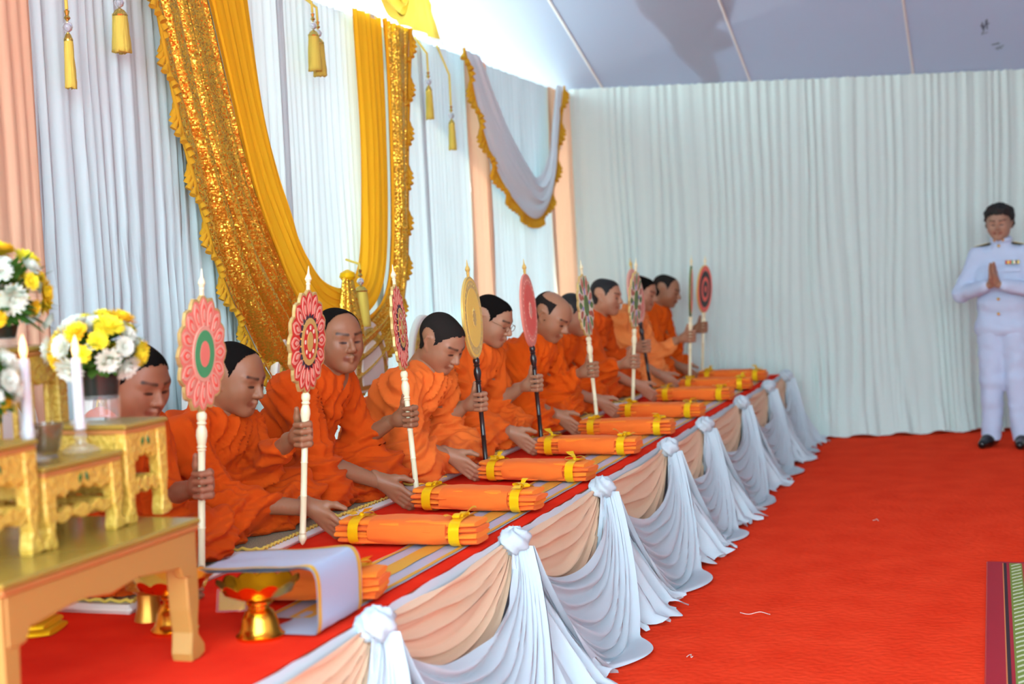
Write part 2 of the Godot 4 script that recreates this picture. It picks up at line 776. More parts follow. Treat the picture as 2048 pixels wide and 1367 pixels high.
func roof_picture() -> Image:
	# even pale vinyl with a few ink-like marks
	var im := Image.create(1024, 1024, false, Image.FORMAT_RGB8)
	im.fill(srgb(172, 188, 212))
	var ink := srgb(70, 76, 92)
	for k in [[-0.03, -10.96, -0.01, -11.05], [-0.01, -11.05, -0.02, -10.93], [0.01, -10.9, -0.02, -11.1], [0.0, -10.98, 0.03, -10.96], [0.012, -10.9, 0.014, -11.04], [-0.03, -11.1, 0.01, -11.09], [0.04, -11.29, 0.09, -11.285], [0.05, -11.30, 0.10, -11.295], [0.07, -11.36, 0.12, -11.34], [0.08, -11.38, 0.11, -11.37]]:
		for s in 24:
			var p: Vector2 = Vector2(k[0], k[1]).lerp(Vector2(k[2], k[3]), s / 23.0)
			im.fill_rect(Rect2i(int((p.x + 5.0) * 128), int((p.y + 12.2) * 128), 1, 1), ink)
	return im


# ------------------------------------------------------------------ tent
func back_z(x: float) -> float:
	return -10.65 - 0.344 * (x - WALL)


func roof_y(x: float, z: float) -> float:
	return 2.785 + 0.339 * (z - back_z(x))


func build_shell() -> void:
	struct("ground", box(Vector3(60, 0.1, 60), 0.01, Vector3(0, -0.08, -4)), M.ground)
	struct("floor", box(Vector3(8.6, 0.04, 17.5), 0.01, Vector3(1.2, -0.02, -4.2)), M.carpet)
	# the roof: the far slope is in view, the near slope is out of view
	var RX0 := -5.0
	var RX1 := 3.0
	var far := MB.new()
	var p := PackedVector3Array()
	var uvs := PackedVector2Array()
	for r in 2:
		for x in [RX0, RX1 + 1.0]:
			var z: float = (back_z(x) - 0.15) if r == 0 else -4.2
			p.append(Vector3(x, roof_y(x, z), z))
			uvs.append(Vector2((x + 5.0) / 8.0, (z + 12.2) / 8.0))
	far.grid(p, 2, 2, false, uvs)
	var roof := struct("ceiling", far.mesh(), M.roof_vinyl)
	# an unseen ragged sheet above the canvas, placed to darken a patch of ceiling
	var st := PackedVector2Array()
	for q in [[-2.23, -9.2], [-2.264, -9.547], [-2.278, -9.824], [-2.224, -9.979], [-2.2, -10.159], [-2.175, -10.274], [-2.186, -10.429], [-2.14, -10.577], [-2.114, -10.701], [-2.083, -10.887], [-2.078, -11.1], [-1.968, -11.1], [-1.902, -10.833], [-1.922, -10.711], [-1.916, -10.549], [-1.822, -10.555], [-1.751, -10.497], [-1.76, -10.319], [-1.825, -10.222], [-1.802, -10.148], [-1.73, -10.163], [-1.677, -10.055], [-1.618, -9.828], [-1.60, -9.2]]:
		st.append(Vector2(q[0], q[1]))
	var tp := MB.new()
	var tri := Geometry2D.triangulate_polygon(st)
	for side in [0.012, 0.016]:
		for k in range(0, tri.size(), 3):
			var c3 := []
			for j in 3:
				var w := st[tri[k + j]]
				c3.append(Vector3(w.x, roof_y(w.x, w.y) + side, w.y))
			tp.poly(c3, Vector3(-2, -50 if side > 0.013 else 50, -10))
	var roof_sheet := part(self, "unseen_roof_sheet", tp.mesh(), M.unseen_roof_sheet)
	tag(roof_sheet, "unseen ragged sheet above the tent roof, placed to darken a patch of the ceiling", "unseen_roof_sheet")
	for x in [-2.81, -1.73, -0.537, 0.66, 1.85]:
		var z0 := back_z(x) + 0.02
		var t := MB.new().tube([Vector3(x, roof_y(x, z0) - 0.004, z0), Vector3(x, roof_y(x, -4.2) - 0.004, -4.2)], 0.011, 6, 0.3)
		part(roof, "seam", t.mesh(), M.roof_seam)
	p = PackedVector3Array()
	for r in 2:
		for x in [RX0, RX1 + 1.0]:
			p.append(Vector3(x, roof_y(x, -4.2), -4.2) if r == 0 else Vector3(x, 4.2, 0.6))
	struct("unseen_near_ceiling", MB.new().grid(p, 2, 2).mesh(), M.side_canvas)  # out of view, its reach set to dim the near stage and altar
	# unseen side on the right, and unseen outer canvas behind the near part of the curtain
	struct("unseen_right_wall", box(Vector3(0.03, 5.6, 15.0), 0.005, Vector3(3.0, 2.8, -5.2)), M.side_canvas)  # out of view, set close in to keep sky off the right side
	struct("unseen_outer_wall", box(Vector3(0.03, 4.4, 7.0), 0.005, Vector3(-3.75, 2.2, -2.25)), M.outer_canvas)  # out of view, placed to keep the sun off the near curtain
	struct("wall_back", box(Vector3(8.4, 5.0, 0.03), 0.005), M.outer_canvas, TR(Vector3(0.4, 2.5, back_z(0.4) - 0.20), Vector3(0, 0.3313, 0)))


# a pleated curtain hung between two points of the floor plan, with its own folds
func drape_mesh(a: Vector2, b: Vector2, y0: float, y1: float, pleat: float, amp: float, sd: float, rows := 10, puddle := 0.0) -> ArrayMesh:
	var L := a.distance_to(b)
	var d := (b - a) / L
	var nrm := Vector2(-d.y, d.x)
	if nrm.dot(Vector2(0, -3) - a) < 0.0:
		nrm = -nrm
	var nu := int(L / pleat * 7.0) + 2
	var p := PackedVector3Array()
	for r in rows + 1:
		var v := float(r) / rows
		for k in nu:
			var s := L * k / (nu - 1)
			var w := s + nz.get_noise_2d(s * 1.7 + sd, v * 1.3) * pleat * 1.2 * v
			var ph := TAU * w / pleat + 5.5 * nz.get_noise_2d(w * 2.2, sd)
			var size := 0.75 + 0.7 * nz.get_noise_2d(w * 3.1, sd + 9.0)
			var off := amp * size * (sin(ph) + 0.35 * sin(2.3 * ph + sd)) * (0.45 + 0.55 * v)
			off += amp * 1.5 * nz.get_noise_2d(w * 1.2, sd + 30.0 + v * 0.7) * v
			off += puddle * smoothstep(0.94, 1.0, v) * (0.6 + 0.6 * nz.get_noise_2d(s * 6.0, sd + 3.0))
			var q := a + d * s + nrm * off
			var top := y1 + 0.006 * nz.get_noise_2d(s * 30.0, sd)
			p.append(Vector3(q.x, lerpf(top, y0 + (0.012 * (1.0 + sin(s * 21.0 + sd)) if puddle > 0.0 else 0.0), v), q.y))
	return MB.new().grid(p, nu, rows + 1).mesh()


func build_wall_curtains() -> void:
	var list := [
		[-2.2, -4.07, "peach_curtain", 0.10, "peach pleated curtain panel at the near left edge", "peach curtain panels"],
		[-4.06, -5.05, "white_curtain", 0.075, "white pleated curtain panel between the peach edge panel and the gold swag", "white curtain panels"],
		[-5.04, -5.95, "white_curtain", 0.07, "white pleated curtain panel behind the left arm of the gold swag", "white curtain panels"],
		[-5.94, -6.9, "white_curtain", 0.07, "white sunlit curtain panel framed inside the yellow swag", "white curtain panels"],
		[-6.89, -7.65, "white_curtain", 0.07, "white pleated curtain panel just right of the gold swag", "white curtain panels"],
		[-7.64, -8.37, "white_curtain", 0.07, "bright white curtain panel behind the two single tassels", "white curtain panels"],
		[-8.36, -8.72, "peach_curtain", 0.09, "narrow peach curtain panel between two white ones", "peach curtain panels"],
		[-8.71, -10.12, "white_curtain", 0.07, "bright white curtain panel under the fringed white swag", "white curtain panels"],
		[-10.11, -10.62, "peach_curtain", 0.09, "peach curtain panel in the far corner", "peach curtain panels"],
	]
	var k := 0
	for c in list:
		k += 1
		var x: float = WALL + (0.02 if c[2] == "peach_curtain" else 0.0)
		var o := part(self, "curtain_panel", drape_mesh(Vector2(x, c[0] + 0.03), Vector2(x, c[1] - 0.03), 0.02, EAVE, c[3], 0.021 if c[2] == "white_curtain" else 0.024, k * 7.3, 10), M[c[2]])
		tag(o, c[4], "curtain", c[5])
	# back of the tent: one long pleated run in three lengths
	var xs := [-3.06, -1.35, 0.0, 3.85]
	var says := ["white pleated back curtain behind the farthest monks", "white pleated back curtain in the middle of the back wall", "white pleated back curtain behind the standing man"]
	for j in 3:
		var a := Vector2(xs[j], back_z(xs[j]) + 0.03)
		var b := Vector2(xs[j + 1] + 0.02, back_z(xs[j + 1]) + 0.03)
		var o := part(self, "back_curtain", drape_mesh(a, b, 0.004, 2.79, 0.08, 0.015, 50.0 + j * 13.0, 12, 0.09), M.back_curtain)
		tag(o, says[j], "curtain", "back curtains")


# cloth hung between two curves of the wall plane (z, y)
func band_mesh(outer: Array, inner: Array, folds: float, amp: float, x0: float, belly: float, sd: float, nt := 90, nw := 44) -> ArrayMesh:
	var p := PackedVector3Array()
	for j in nw + 1:
		var w := float(j) / nw
		for k in nt + 1:
			var t := float(k) / nt
			var q := curve(outer, t).lerp(curve(inner, t), w)
			var ph := w * TAU * folds + 2.5 * nz.get_noise_2d(w * 3.0 + sd, t * 2.0)
			var low := sin(PI * t)
			var off := amp * (sin(ph) + 0.4 * sin(2.1 * ph + 1.0)) * (0.55 + 0.45 * low) + belly * low * sin(PI * clampf(w * 0.8 + 0.1, 0, 1))
			p.append(Vector3(x0 + off, q.y + amp * 0.5 * cos(ph) * low, q.x))
	return MB.new().grid(p, nt + 1, nw + 1).mesh()


func tuft_mesh(h: float, r: float) -> ArrayMesh:
	return MB.new().lathe([Vector2(0.001, 0.0), Vector2(r * 0.55, -h * 0.12), Vector2(r * 0.4, -h * 0.26), Vector2(r * 0.8, -h * 0.6), Vector2(r, -h), Vector2(0.0, -h * 0.98)], 7).mesh()


func fringe(parent: Node, outer: Array, x: float, count: int, h: float) -> void:
	var tm := tuft_mesh(h, h * 0.32)
	var path := []
	for k in 121:
		var q := curve(outer, k / 120.0)
		path.append(Vector3(x, q.y, q.x))
	part(parent, "braid", MB.new().tube(path, 0.009, 6, 1.0).mesh(), M.fringe_gold)
	# even steps along the curve
	var len_ := [0.0]
	for k in 120:
		len_.append(len_[k] + path[k].distance_to(path[k + 1]))
	for j in count:
		var want: float = len_[120] * (j + 0.5) / count
		var k := 0
		while len_[k + 1] < want:
			k += 1
		var f: float = (want - len_[k]) / (len_[k + 1] - len_[k])
		var at: Vector3 = path[k].lerp(path[k + 1], f)
		var dir: Vector3 = (path[k + 1] - path[k]).normalized()
		var out_ := Vector3(0, dir.z, -dir.y)
		if out_.y > 0.0 and absf(dir.y) < 0.5:
			out_ = -out_
		var side := signf(dir.y) * -1.0
		var lean := clampf(out_.z, -0.6, 0.6)
		var ang := absf(lean) * (1.0 if (want < len_[120] * 0.5) else -1.0)
		part(parent, "tuft", tm, M.fringe_gold, TR(at, Vector3(-ang * 0.9 + 0.0 * side, j * 0.7, 0)))


func build_swags() -> void:
	var g_out := [Vector2(-4.70, 2.76), Vector2(-4.84, 2.19), Vector2(-4.94, 1.89), Vector2(-5.12, 1.47), Vector2(-5.32, 1.19), Vector2(-5.57, 0.94), Vector2(-6.0, 0.82), Vector2(-6.45, 0.88), Vector2(-6.85, 1.08), Vector2(-7.08, 1.45), Vector2(-7.18, 2.1), Vector2(-7.31, 2.76)]
	var g_mid := [Vector2(-5.10, 2.76), Vector2(-5.30, 2.18), Vector2(-5.43, 1.81), Vector2(-5.60, 1.52), Vector2(-5.72, 1.36), Vector2(-5.90, 1.22), Vector2(-6.15, 1.16), Vector2(-6.42, 1.19), Vector2(-6.70, 1.30), Vector2(-6.85, 1.55), Vector2(-6.92, 2.1), Vector2(-6.94, 2.76)]
	var y_mid := []
	for q in g_mid:
		y_mid.append(q)
	var y_in := [Vector2(-5.49, 2.76), Vector2(-5.58, 2.21), Vector2(-5.68, 1.89), Vector2(-5.76, 1.72), Vector2(-5.85, 1.58), Vector2(-6.0, 1.44), Vector2(-6.18, 1.37), Vector2(-6.35, 1.37), Vector2(-6.49, 1.48), Vector2(-6.56, 1.75), Vector2(-6.60, 2.15), Vector2(-6.58, 2.76)]
	var o := thing("sequin_swag", "broad glittering gold sequin swag with a fringed outer edge", "drapery")
	part(o, "cloth", band_mesh(g_out, g_mid, 4.5, 0.02, -3.0, 0.07, 3.0, 130, 60), M.sequin)
	fringe(o, g_out, -2.985, 190, 0.048)
	o = thing("chiffon_swag", "plain yellow chiffon swag inside the gold sequin one", "drapery")
	part(o, "cloth", band_mesh(y_mid, y_in, 5.0, 0.012, -3.0, 0.05, 8.0, 110, 50), M.yellow_chiffon)
	var rim := []
	for k in 101:
		var q := curve(y_mid, k / 100.0)
		rim.append(Vector3(-2.975 + 0.03 * sin(PI * k / 100.0), q.y, q.x))
	part(o, "piping", MB.new().tube(rim, 0.008, 6).mesh(), M.yellow_chiffon)
	var w_out := [Vector2(-8.10, 2.76), Vector2(-8.35, 2.30), Vector2(-8.64, 2.01), Vector2(-9.07, 1.81), Vector2(-9.41, 1.76), Vector2(-9.70, 1.88), Vector2(-9.90, 2.1), Vector2(-10.05, 2.4), Vector2(-10.22, 2.76)]
	var w_in := [Vector2(-8.45, 2.76), Vector2(-8.72, 2.5), Vector2(-8.95, 2.3), Vector2(-9.22, 2.14), Vector2(-9.45, 2.05), Vector2(-9.62, 2.10), Vector2(-9.78, 2.24), Vector2(-9.92, 2.45), Vector2(-10.1, 2.76)]
	o = thing("white_swag", "white swag with a gold fringe near the far corner", "drapery")
	part(o, "cloth", band_mesh(w_out, w_in, 3.0, 0.012, -2.99, 0.05, 21.0, 90, 40), M.white_swag)
	fringe(o, w_out, -2.97, 90, 0.06)
	# a bunch of yellow cloth thrown over the top rail, with lace under it
	o = thing("yellow_valance", "pale yellow bunched cloth with white lace over the curtain top", "drapery")
	var a1 := [Vector2(-6.55, 3.05), Vector2(-6.72, 2.86), Vector2(-6.95, 2.73), Vector2(-7.12, 2.86), Vector2(-7.15, 3.1)]
	var a2 := [Vector2(-6.75, 3.2), Vector2(-6.88, 3.06), Vector2(-6.97, 2.98), Vector2(-7.06, 3.08), Vector2(-7.1, 3.3)]
	part(o, "loop", band_mesh(a1, a2, 3.0, 0.03, -2.95, 0.06, 4.0, 40, 24), M.yellow_valance)
	var b1 := [Vector2(-7.05, 2.76), Vector2(-7.08, 2.9), Vector2(-7.15, 3.1), Vector2(-7.2, 3.3)]
	var b2 := [Vector2(-7.66, 2.75), Vector2(-7.52, 2.9), Vector2(-7.4, 3.1), Vector2(-7.3, 3.3)]
	part(o, "tail", band_mesh(b1, b2, 3.5, 0.025, -2.97, 0.03, 6.0, 30, 24), M.yellow_valance)
	var l1 := [Vector2(-6.62, 2.79), Vector2(-6.72, 2.76), Vector2(-6.84, 2.74)]
	var l2 := [Vector2(-6.62, 3.1), Vector2(-6.72, 2.98), Vector2(-6.84, 2.86)]
	part(o, "lace_edge", band_mesh(l1, l2, 6.0, 0.012, -2.99, 0.0, 12.0, 30, 20), M.lace)
	var m1 := [Vector2(-7.62, 2.75), Vector2(-7.56, 2.86), Vector2(-7.42, 3.1), Vector2(-7.3, 3.34)]
	var m2 := [Vector2(-7.86, 2.74), Vector2(-7.74, 2.86), Vector2(-7.56, 3.1), Vector2(-7.4, 3.34)]
	part(o, "lace_tail", band_mesh(m1, m2, 3.0, 0.012, -3.0, 0.0, 14.0, 30, 16), M.lace)


func tassel(called: String, label: String, at: Vector3, cord: float, h: float, r: float, group: String) -> void:
	# at is the lower end of the cord
	var o := thing(called, label, "tassel", at, 0.0, group)
	if cord > 0.0:
		part(o, "cord", MB.new().tube([Vector3(-0.072, cord, 0), Vector3(0, cord * 0.5, 0.004), Vector3(0, 0.0, 0)], 0.006, 6).mesh(), M.tassel_thread)
	part(o, "ring", MB.new().lathe([Vector2(0.0, 0.0), Vector2(0.01, -0.005), Vector2(0.006, -0.02), Vector2(0.012, -0.03), Vector2(0.004, -0.04)], 10).mesh(), M.tassel_cap)
	part(o, "bead", MB.new().lathe([Vector2(0.002, -0.04), Vector2(0.014, -0.048), Vector2(0.018, -0.06), Vector2(0.014, -0.072), Vector2(0.002, -0.08)], 12).mesh(), M.glass_bead)
	part(o, "cap", MB.new().lathe([Vector2(0.005, -0.08), Vector2(r * 0.6, -0.088), Vector2(r * 0.95, -0.105), Vector2(r * 0.9, -0.11)], 12).mesh(), M.tassel_cap)
	# the skirt of threads: a ridged sleeve
	var p := PackedVector3Array()
	var nu := 44
	for j in 9:
		var v := j / 8.0
		for k in nu:
			var a := TAU * k / nu
			var rr := r * (0.8 + 0.3 * v) * (1.0 + 0.10 * (1 if k % 2 else -1)) + 0.002 * nz.get_noise_2d(k * 1.7, j * 0.4 + at.z)
			p.append(Vector3(cos(a) * rr, -0.1 - v * h - (0.006 * nz.get_noise_2d(k * 2.0, at.z * 9.0) if j == 8 else 0.0), sin(a) * rr))
	for k in nu:
		p.append(Vector3(0, -0.1 - h * 0.98, 0))
	part(o, "threads", MB.new().grid(p, nu, 10, true).mesh(), M.tassel_thread)


func build_tassels() -> void:
	var g := "tassels on the curtains"
	tassel("tassel", "long single tassel nearest the peach panel at the left edge", Vector3(-3.0, 2.375, -4.22), 0.38, 0.17, 0.017, g)
	tassel("tassel", "thick tassel at the top between the peach panel and the gold swag", Vector3(-3.0, 2.51, -4.54), 0.24, 0.14, 0.03, g)
	tassel("tassel", "front one of the pair of tassels hung inside the yellow swag", Vector3(-2.98, 2.655, -6.09), 0.1, 0.17, 0.028, g)
	tassel("tassel", "rear one of the pair of tassels hung inside the yellow swag", Vector3(-2.99, 2.63, -6.16), 0.12, 0.16, 0.028, g)
	tassel("tassel", "shorter-hung of the two slim tassels between the gold and white swags", Vector3(-3.0, 2.56, -7.57), 0.2, 0.17, 0.02, g)
	tassel("tassel", "lower-hung of the two slim tassels between the gold and white swags", Vector3(-3.0, 2.40, -7.91), 0.36, 0.16, 0.02, g)
	tassel("tassel", "pale tassel at the bottom of the yellow swag", Vector3(-2.9, 1.45, -6.30), 0.05, 0.18, 0.035, g)
	var o := thing("gathered_tie", "gold sequin tie gathered at the bottom of the yellow swag", "drapery", Vector3(-2.92, 1.42, -6.2))
	var p := PackedVector3Array()
	for j in 14:
		var v := j / 13.0
		for k in 40:
			var a := TAU * k / 40
			var rr := (0.035 + 0.075 * v) * (1.0 + 0.14 * sin(a * 10.0 + v))
			p.append(Vector3(cos(a) * rr * 0.5, -v * 0.3, sin(a) * rr))
	part(o, "gathers", MB.new().grid(p, 40, 14, true).mesh(), M.sequin)
	part(o, "knot", MB.new().lathe([Vector2(0.005, 0.03), Vector2(0.035, 0.015), Vector2(0.04, -0.005), Vector2(0.03, -0.02)], 16).mesh(), M.ribbon_gold)


# ------------------------------------------------------------------ stage and its skirt
func build_stage() -> void:
	var fx := EDGE - 0.005
	var o := thing("stage", "long low stage covered in red carpet along the curtained side", "stage")
	var out_ := PackedVector2Array([Vector2(WALL + 0.09, 0.5), Vector2(fx, 0.5), Vector2(fx, back_z(fx) + 0.22), Vector2(WALL + 0.09, back_z(WALL) + 0.12)])
	# outline lies in x,z: extrude along y by turning the mesh
	var flat := PackedVector2Array()
	for q in out_:
		flat.append(Vector2(q.x, -q.y))
	part(o, "platform", MB.new().extrude(flat, 0.0, S - 0.006, 0.0).mesh(), M.wood_board, TR(Vector3.ZERO, Vector3(-PI / 2, 0, 0)))
	part(o, "carpet_top", MB.new().extrude(flat, S - 0.006, S, 0.002).mesh(), M.stage_carpet, TR(Vector3.ZERO, Vector3(-PI / 2, 0, 0)))
	# plain cloth stapled to the front
	var base := part(self, "skirt_cloth", drape_mesh(Vector2(EDGE + 0.012, 0.4), Vector2(EDGE + 0.012, -10.9), 0.004, S + 0.004, 0.5, 0.002, 3.0, 4), M.skirt_base)
	tag(base, "flat pale cloth stapled along the stage front behind the swags", "skirting")
	var kz := [-1.2, -2.2, -3.26, -4.36, -5.47, -6.70, -7.62, -8.84, -9.96, -10.86]
	var ordinal := ["", "", "nearest", "second nearest", "third nearest", "fourth nearest", "fifth nearest", "sixth nearest", "seventh nearest", "farthest"]
	for k in range(1, kz.size()):
		var z: float = kz[k]
		if k + 1 < kz.size():
			bay(z, kz[k + 1], k, ordinal[k + 1])
		if k >= 2:
			fall(z, k, ordinal[k])


func bay(z0: float, z1: float, k: int, word: String) -> void:
	var sd := k * 5.1
	var nu := 48
	var nv := 44
	var p := PackedVector3Array()
	for j in nv + 1:
		var v := float(j) / nv
		for i in nu + 1:
			var s := float(i) / nu
			var arch := pow(4.0 * s * (1.0 - s), 0.75)
			var pinch := 0.25 + 0.75 * arch
			var ph := v * TAU * 5.5 + 2.2 * nz.get_noise_2d(v * 3.0 + sd, s * 1.5)
			var low := 0.012 + v * (0.31 + 0.03 * sin(sd))
			var y := S - 0.004 - low * (0.09 + 0.91 * arch) - 0.006 * cos(ph) * arch
			var x := EDGE + 0.022 + 0.01 * v + 0.03 * v * arch + 0.012 * sin(ph) * pinch + 0.003 * sin(2.7 * ph)
			p.append(Vector3(x, y, lerpf(z0, z1, s)))
	var o := part(self, "peach_swag", MB.new().grid(p, nu + 1, nv + 1).mesh(), M.skirt_peach)
	tag(o, "peach swag on the stage front just before the %s white knot" % word, "swag", "peach swags")
	p = PackedVector3Array()
	nv = 56
	for j in nv + 1:
		var v := float(j) / nv
		for i in nu + 1:
			var s := float(i) / nu
			var arch := pow(4.0 * s * (1.0 - s), 0.7)
			var ph := v * TAU * 7.5 + 2.5 * nz.get_noise_2d(v * 4.0 + sd + 40.0, s * 2.0)
			var y := S - 0.02 - (0.20 + 0.36 * v) * arch
			var x := EDGE + 0.05 + 0.10 * arch * (0.55 + v) + 0.017 * sin(ph) * (0.3 + 0.7 * arch) + 0.06 * v * v
			if y < 0.012:
				x += (0.012 - y) * 1.2
				y = 0.012 + 0.006 * sin(ph)
			p.append(Vector3(x, y, lerpf(z0, z1, s)))
	o = part(self, "white_swag_cloth", MB.new().grid(p, nu + 1, nv + 1).mesh(), M.skirt_white)
	tag(o, "white folded swag below the peach one before the %s white knot" % word, "swag", "white swags on the stage")


func fall(zk: float, k: int, word: String) -> void:
	var sd := k * 3.7
	var o := thing("tied_drape", "white drape falling to the carpet from the %s knot on the stage edge" % word, "drape", Vector3(EDGE, 0, zk), 0.0, "white tied drapes")
	var nu := 96
	var nv := 30
	var p := PackedVector3Array()
	for j in nv + 1:
		var v := float(j) / nv
		for i in nu + 1:
			var u := 2.0 * i / nu - 1.0
			var W := 0.034 + 0.34 * pow(v, 1.05)
			var ph := u * 19.0 + 3.5 * nz.get_noise_2d(u * 2.0 + sd, v * 0.8)
			var f := (sin(ph) + 0.4 * sin(1.9 * ph + sd)) * (0.013 + 0.020 * v)
			var x := 0.052 + 0.23 * pow(v, 1.5) * (1.0 - 0.55 * u * u) + f * smoothstep(0.0, 0.45, v + 0.03)
			var hem := smoothstep(0.93, 1.0, v)
			x += hem * (0.03 + 0.02 * nz.get_noise_2d(u * 6.0 + sd, 3.0))
			var y := (S - 0.01) * (1.0 - pow(v, 0.97)) + 0.008 + hem * 0.012 * (1.0 + sin(ph * 1.7))
			var z := u * W - 0.05 * v * (1.0 - u * 0.2)
			p.append(Vector3(x, y, z))
	part(o, "fall", MB.new().grid(p, nu + 1, nv + 1).mesh(), M.skirt_white)
	# the knot: a twisted lump with two stubby ears
	p = PackedVector3Array()
	for j in 15:
		var th := PI * j / 14.0
		for i in 36:
			var a := TAU * i / 36
			var r := 1.0 + 0.13 * sin(a * 5.0 + th * 4.0 + sd) + 0.12 * nz.get_noise_3d(cos(a) * 2.0 + sd, th * 2.0, sin(a) * 2.0)
			p.append(Vector3(0.046 + sin(th) * cos(a) * 0.05 * r, S - 0.004 + cos(th) * 0.042 * r, sin(th) * sin(a) * 0.06 * r))
	part(o, "knot", MB.new().grid(p, 36, 15, true).mesh(), M.skirt_white)


# ------------------------------------------------------------------ things on the floor and on the stage
func build_floor_things() -> void:
	# the patterned rug
	var im := Image.create(512, 1024, false, Image.FORMAT_RGB8)
	im.fill(srgb(214, 212, 196))
	var red := srgb(168, 14, 40)
	var W := 512
	var H := 1024
	for side in 2:
		var X := func(a: int, w: int) -> Rect2i:
			return Rect2i(a if side == 0 else W - a - w, 0, w, H)
		im.fill_rect(X.call(0, 26), red)
		im.fill_rect(X.call(26, 2), srgb(214, 130, 70))
		im.fill_rect(X.call(28, 5), srgb(46, 20, 34))
		im.fill_rect(X.call(33, 5), red)
		im.fill_rect(X.call(38, 22), srgb(120, 140, 52))
		im.fill_rect(X.call(60, 6), srgb(190, 44, 40))
		im.fill_rect(X.call(66, 4), srgb(44, 36, 34))
	im.fill_rect(Rect2i(0, 0, W, 8), red)
	im.fill_rect(Rect2i(0, H - 8, W, 8), red)
	im.fill_rect(Rect2i(66, 12, W - 132, 5), srgb(44, 36, 34))
	# pale slanted leaves in the green band, curls in the field
	for y in range(10, H - 10):
		for x in range(39, 59):
			var t := fmod(y + (x - 39) * 0.9, 18.0)
			if t > 4.0 and t < 11.0 and absf(x - 49) < 9:
				im.set_pixel(x, y, srgb(206, 212, 178))
				im.set_pixel(W - 1 - x, y, srgb(206, 212, 178))
		for x in range(74, W - 74):
			var u := absf(x - 256.0)
			var f := sin(u * 0.2 + 2.2 * sin(y * 0.09)) + sin(y * 0.21 + 1.6 * sin(u * 0.12))
			if f > 1.05:
				im.set_pixel(x, y, srgb(222, 156, 100))
			elif f > 0.82:
				im.set_pixel(x, y, srgb(196, 52, 52))
			elif f < -1.55:
				im.set_pixel(x, y, srgb(136, 142, 60))
			elif f < -1.46:
				im.set_pixel(x, y, srgb(52, 40, 44))
	var rm := mat("rug_pile", Color.WHITE, 0.95)
	rm.albedo_texture = ImageTexture.create_from_image(im)
	var o := thing("patterned_rug", "crimson-bordered rug with green leaf band and curling pattern", "rug", Vector3(0.56, 0.0, -4.9))
	part(o, "backing", box(Vector3(1.24, 0.009, 3.54), 0.003, Vector3(0, 0.0045, 0)), M.fan_red)
	var top := MB.new().grid(PackedVector3Array([Vector3(-0.615, 0.0102, -1.765), Vector3(0.615, 0.0102, -1.765), Vector3(-0.615, 0.0102, 1.765), Vector3(0.615, 0.0102, 1.765)]), 2, 2)
	part(o, "pile", top.mesh(), rm)
	# bits of lint and thread on the carpet
	var spots := [Vector3(-0.93, 0.003, -5.6), Vector3(-0.62, 0.003, -7.7), Vector3(-1.06, 0.003, -4.95)]
	var say := ["pale loose thread curled on the red carpet", "tiny pale fluff on the far red carpet", "small pale scrap on the carpet by the stage skirt"]
	for k in 3:
		var path := []
		for j in 14:
			var t := j / 13.0
			path.append(Vector3((t - 0.5) * [0.12, 0.03, 0.02][k], 0.001 + 0.001 * sin(j), 0.02 * sin(t * 7.0 + k)))
		var l := part(self, "lint_thread", MB.new().tube(path, 0.0018, 5).mesh(), M.lint, T(spots[k].x, spots[k].y, spots[k].z))
		tag(l, say[k], "thread")
	# the long runner under the bundles
	o = thing("runner_cloth", "long silver satin runner with gold stripes under the orange bundles", "runner", Vector3(-1.715, S, -7.0))
	part(o, "ground_cloth", ribbon_strip(-0.105, 0.105, 0.002, 60), M.satin_silver)
	part(o, "centre_stripe", ribbon_strip(-0.032, 0.032, 0.0045, 60), M.satin_gold)
	for s in [-1.0, 1.0]:
		part(o, "edge_stripe", ribbon_strip(s * 0.09 - 0.008, s * 0.09 + 0.008, 0.0042, 60), M.satin_gold)


func ribbon_strip(x0: float, x1: float, y: float, n: int) -> ArrayMesh:
	var p := PackedVector3Array()
	for j in n * 4 + 1:
		var z := -3.75 + 7.5 * j / (n * 4)
		for k in 5:
			var x := lerpf(x0, x1, k / 4.0)
			p.append(Vector3(x, y + 0.0025 + 0.0022 * sin(z * 17.0 + x * 30.0) * nz.get_noise_2d(z * 2.0, x * 5.0), z))
	return MB.new().grid(p, 5, n * 4 + 1).mesh()


# a rounded slab (superellipse section) along x with a profile of widths
func roll_mesh(L: float, hz: float, hy: float, ends: float, ripple: float, sd: float, n := 30) -> ArrayMesh:
	var p := PackedVector3Array()
	var nu := 28
	for j in n + 1:
		var t := float(j) / n
		var x := (t - 0.5) * L
		var e := 1.0 - ends * pow(absf(2.0 * t - 1.0), 6.0)
		for k in nu:
			var a := TAU * k / nu
			var ca := cos(a)
			var sa := sin(a)
			var z := signf(ca) * pow(absf(ca), 0.62) * hz * e
			var y := signf(sa) * pow(absf(sa), 0.75) * hy * e
			var r := 1.0 + ripple * nz.get_noise_3d(x * 9.0 + sd, y * 40.0, z * 22.0)
			p.append(Vector3(x, hy + y * r, z * r))
	var m := MB.new().grid(p, nu, n + 1, true)
	for e in [0, n]:
		var k0 := m.v.size()
		var nn := Vector3(-1.0 if e == 0 else 1.0, 0, 0)
		m.v.append(Vector3(p[e * nu].x, hy, 0))
		m.n.append(nn)
		m.uv.append(Vector2.ZERO)
		for k in nu:
			m.v.append(p[e * nu + k])
			m.n.append(nn)
			m.uv.append(Vector2.ZERO)
		for k in nu:
			var x1 := k0 + 1 + k
			var x2 := k0 + 1 + (k + 1) % nu
			if e == 0:
				m.i.append_array([k0, x2, x1])
			else:
				m.i.append_array([k0, x1, x2])
	return m.mesh()


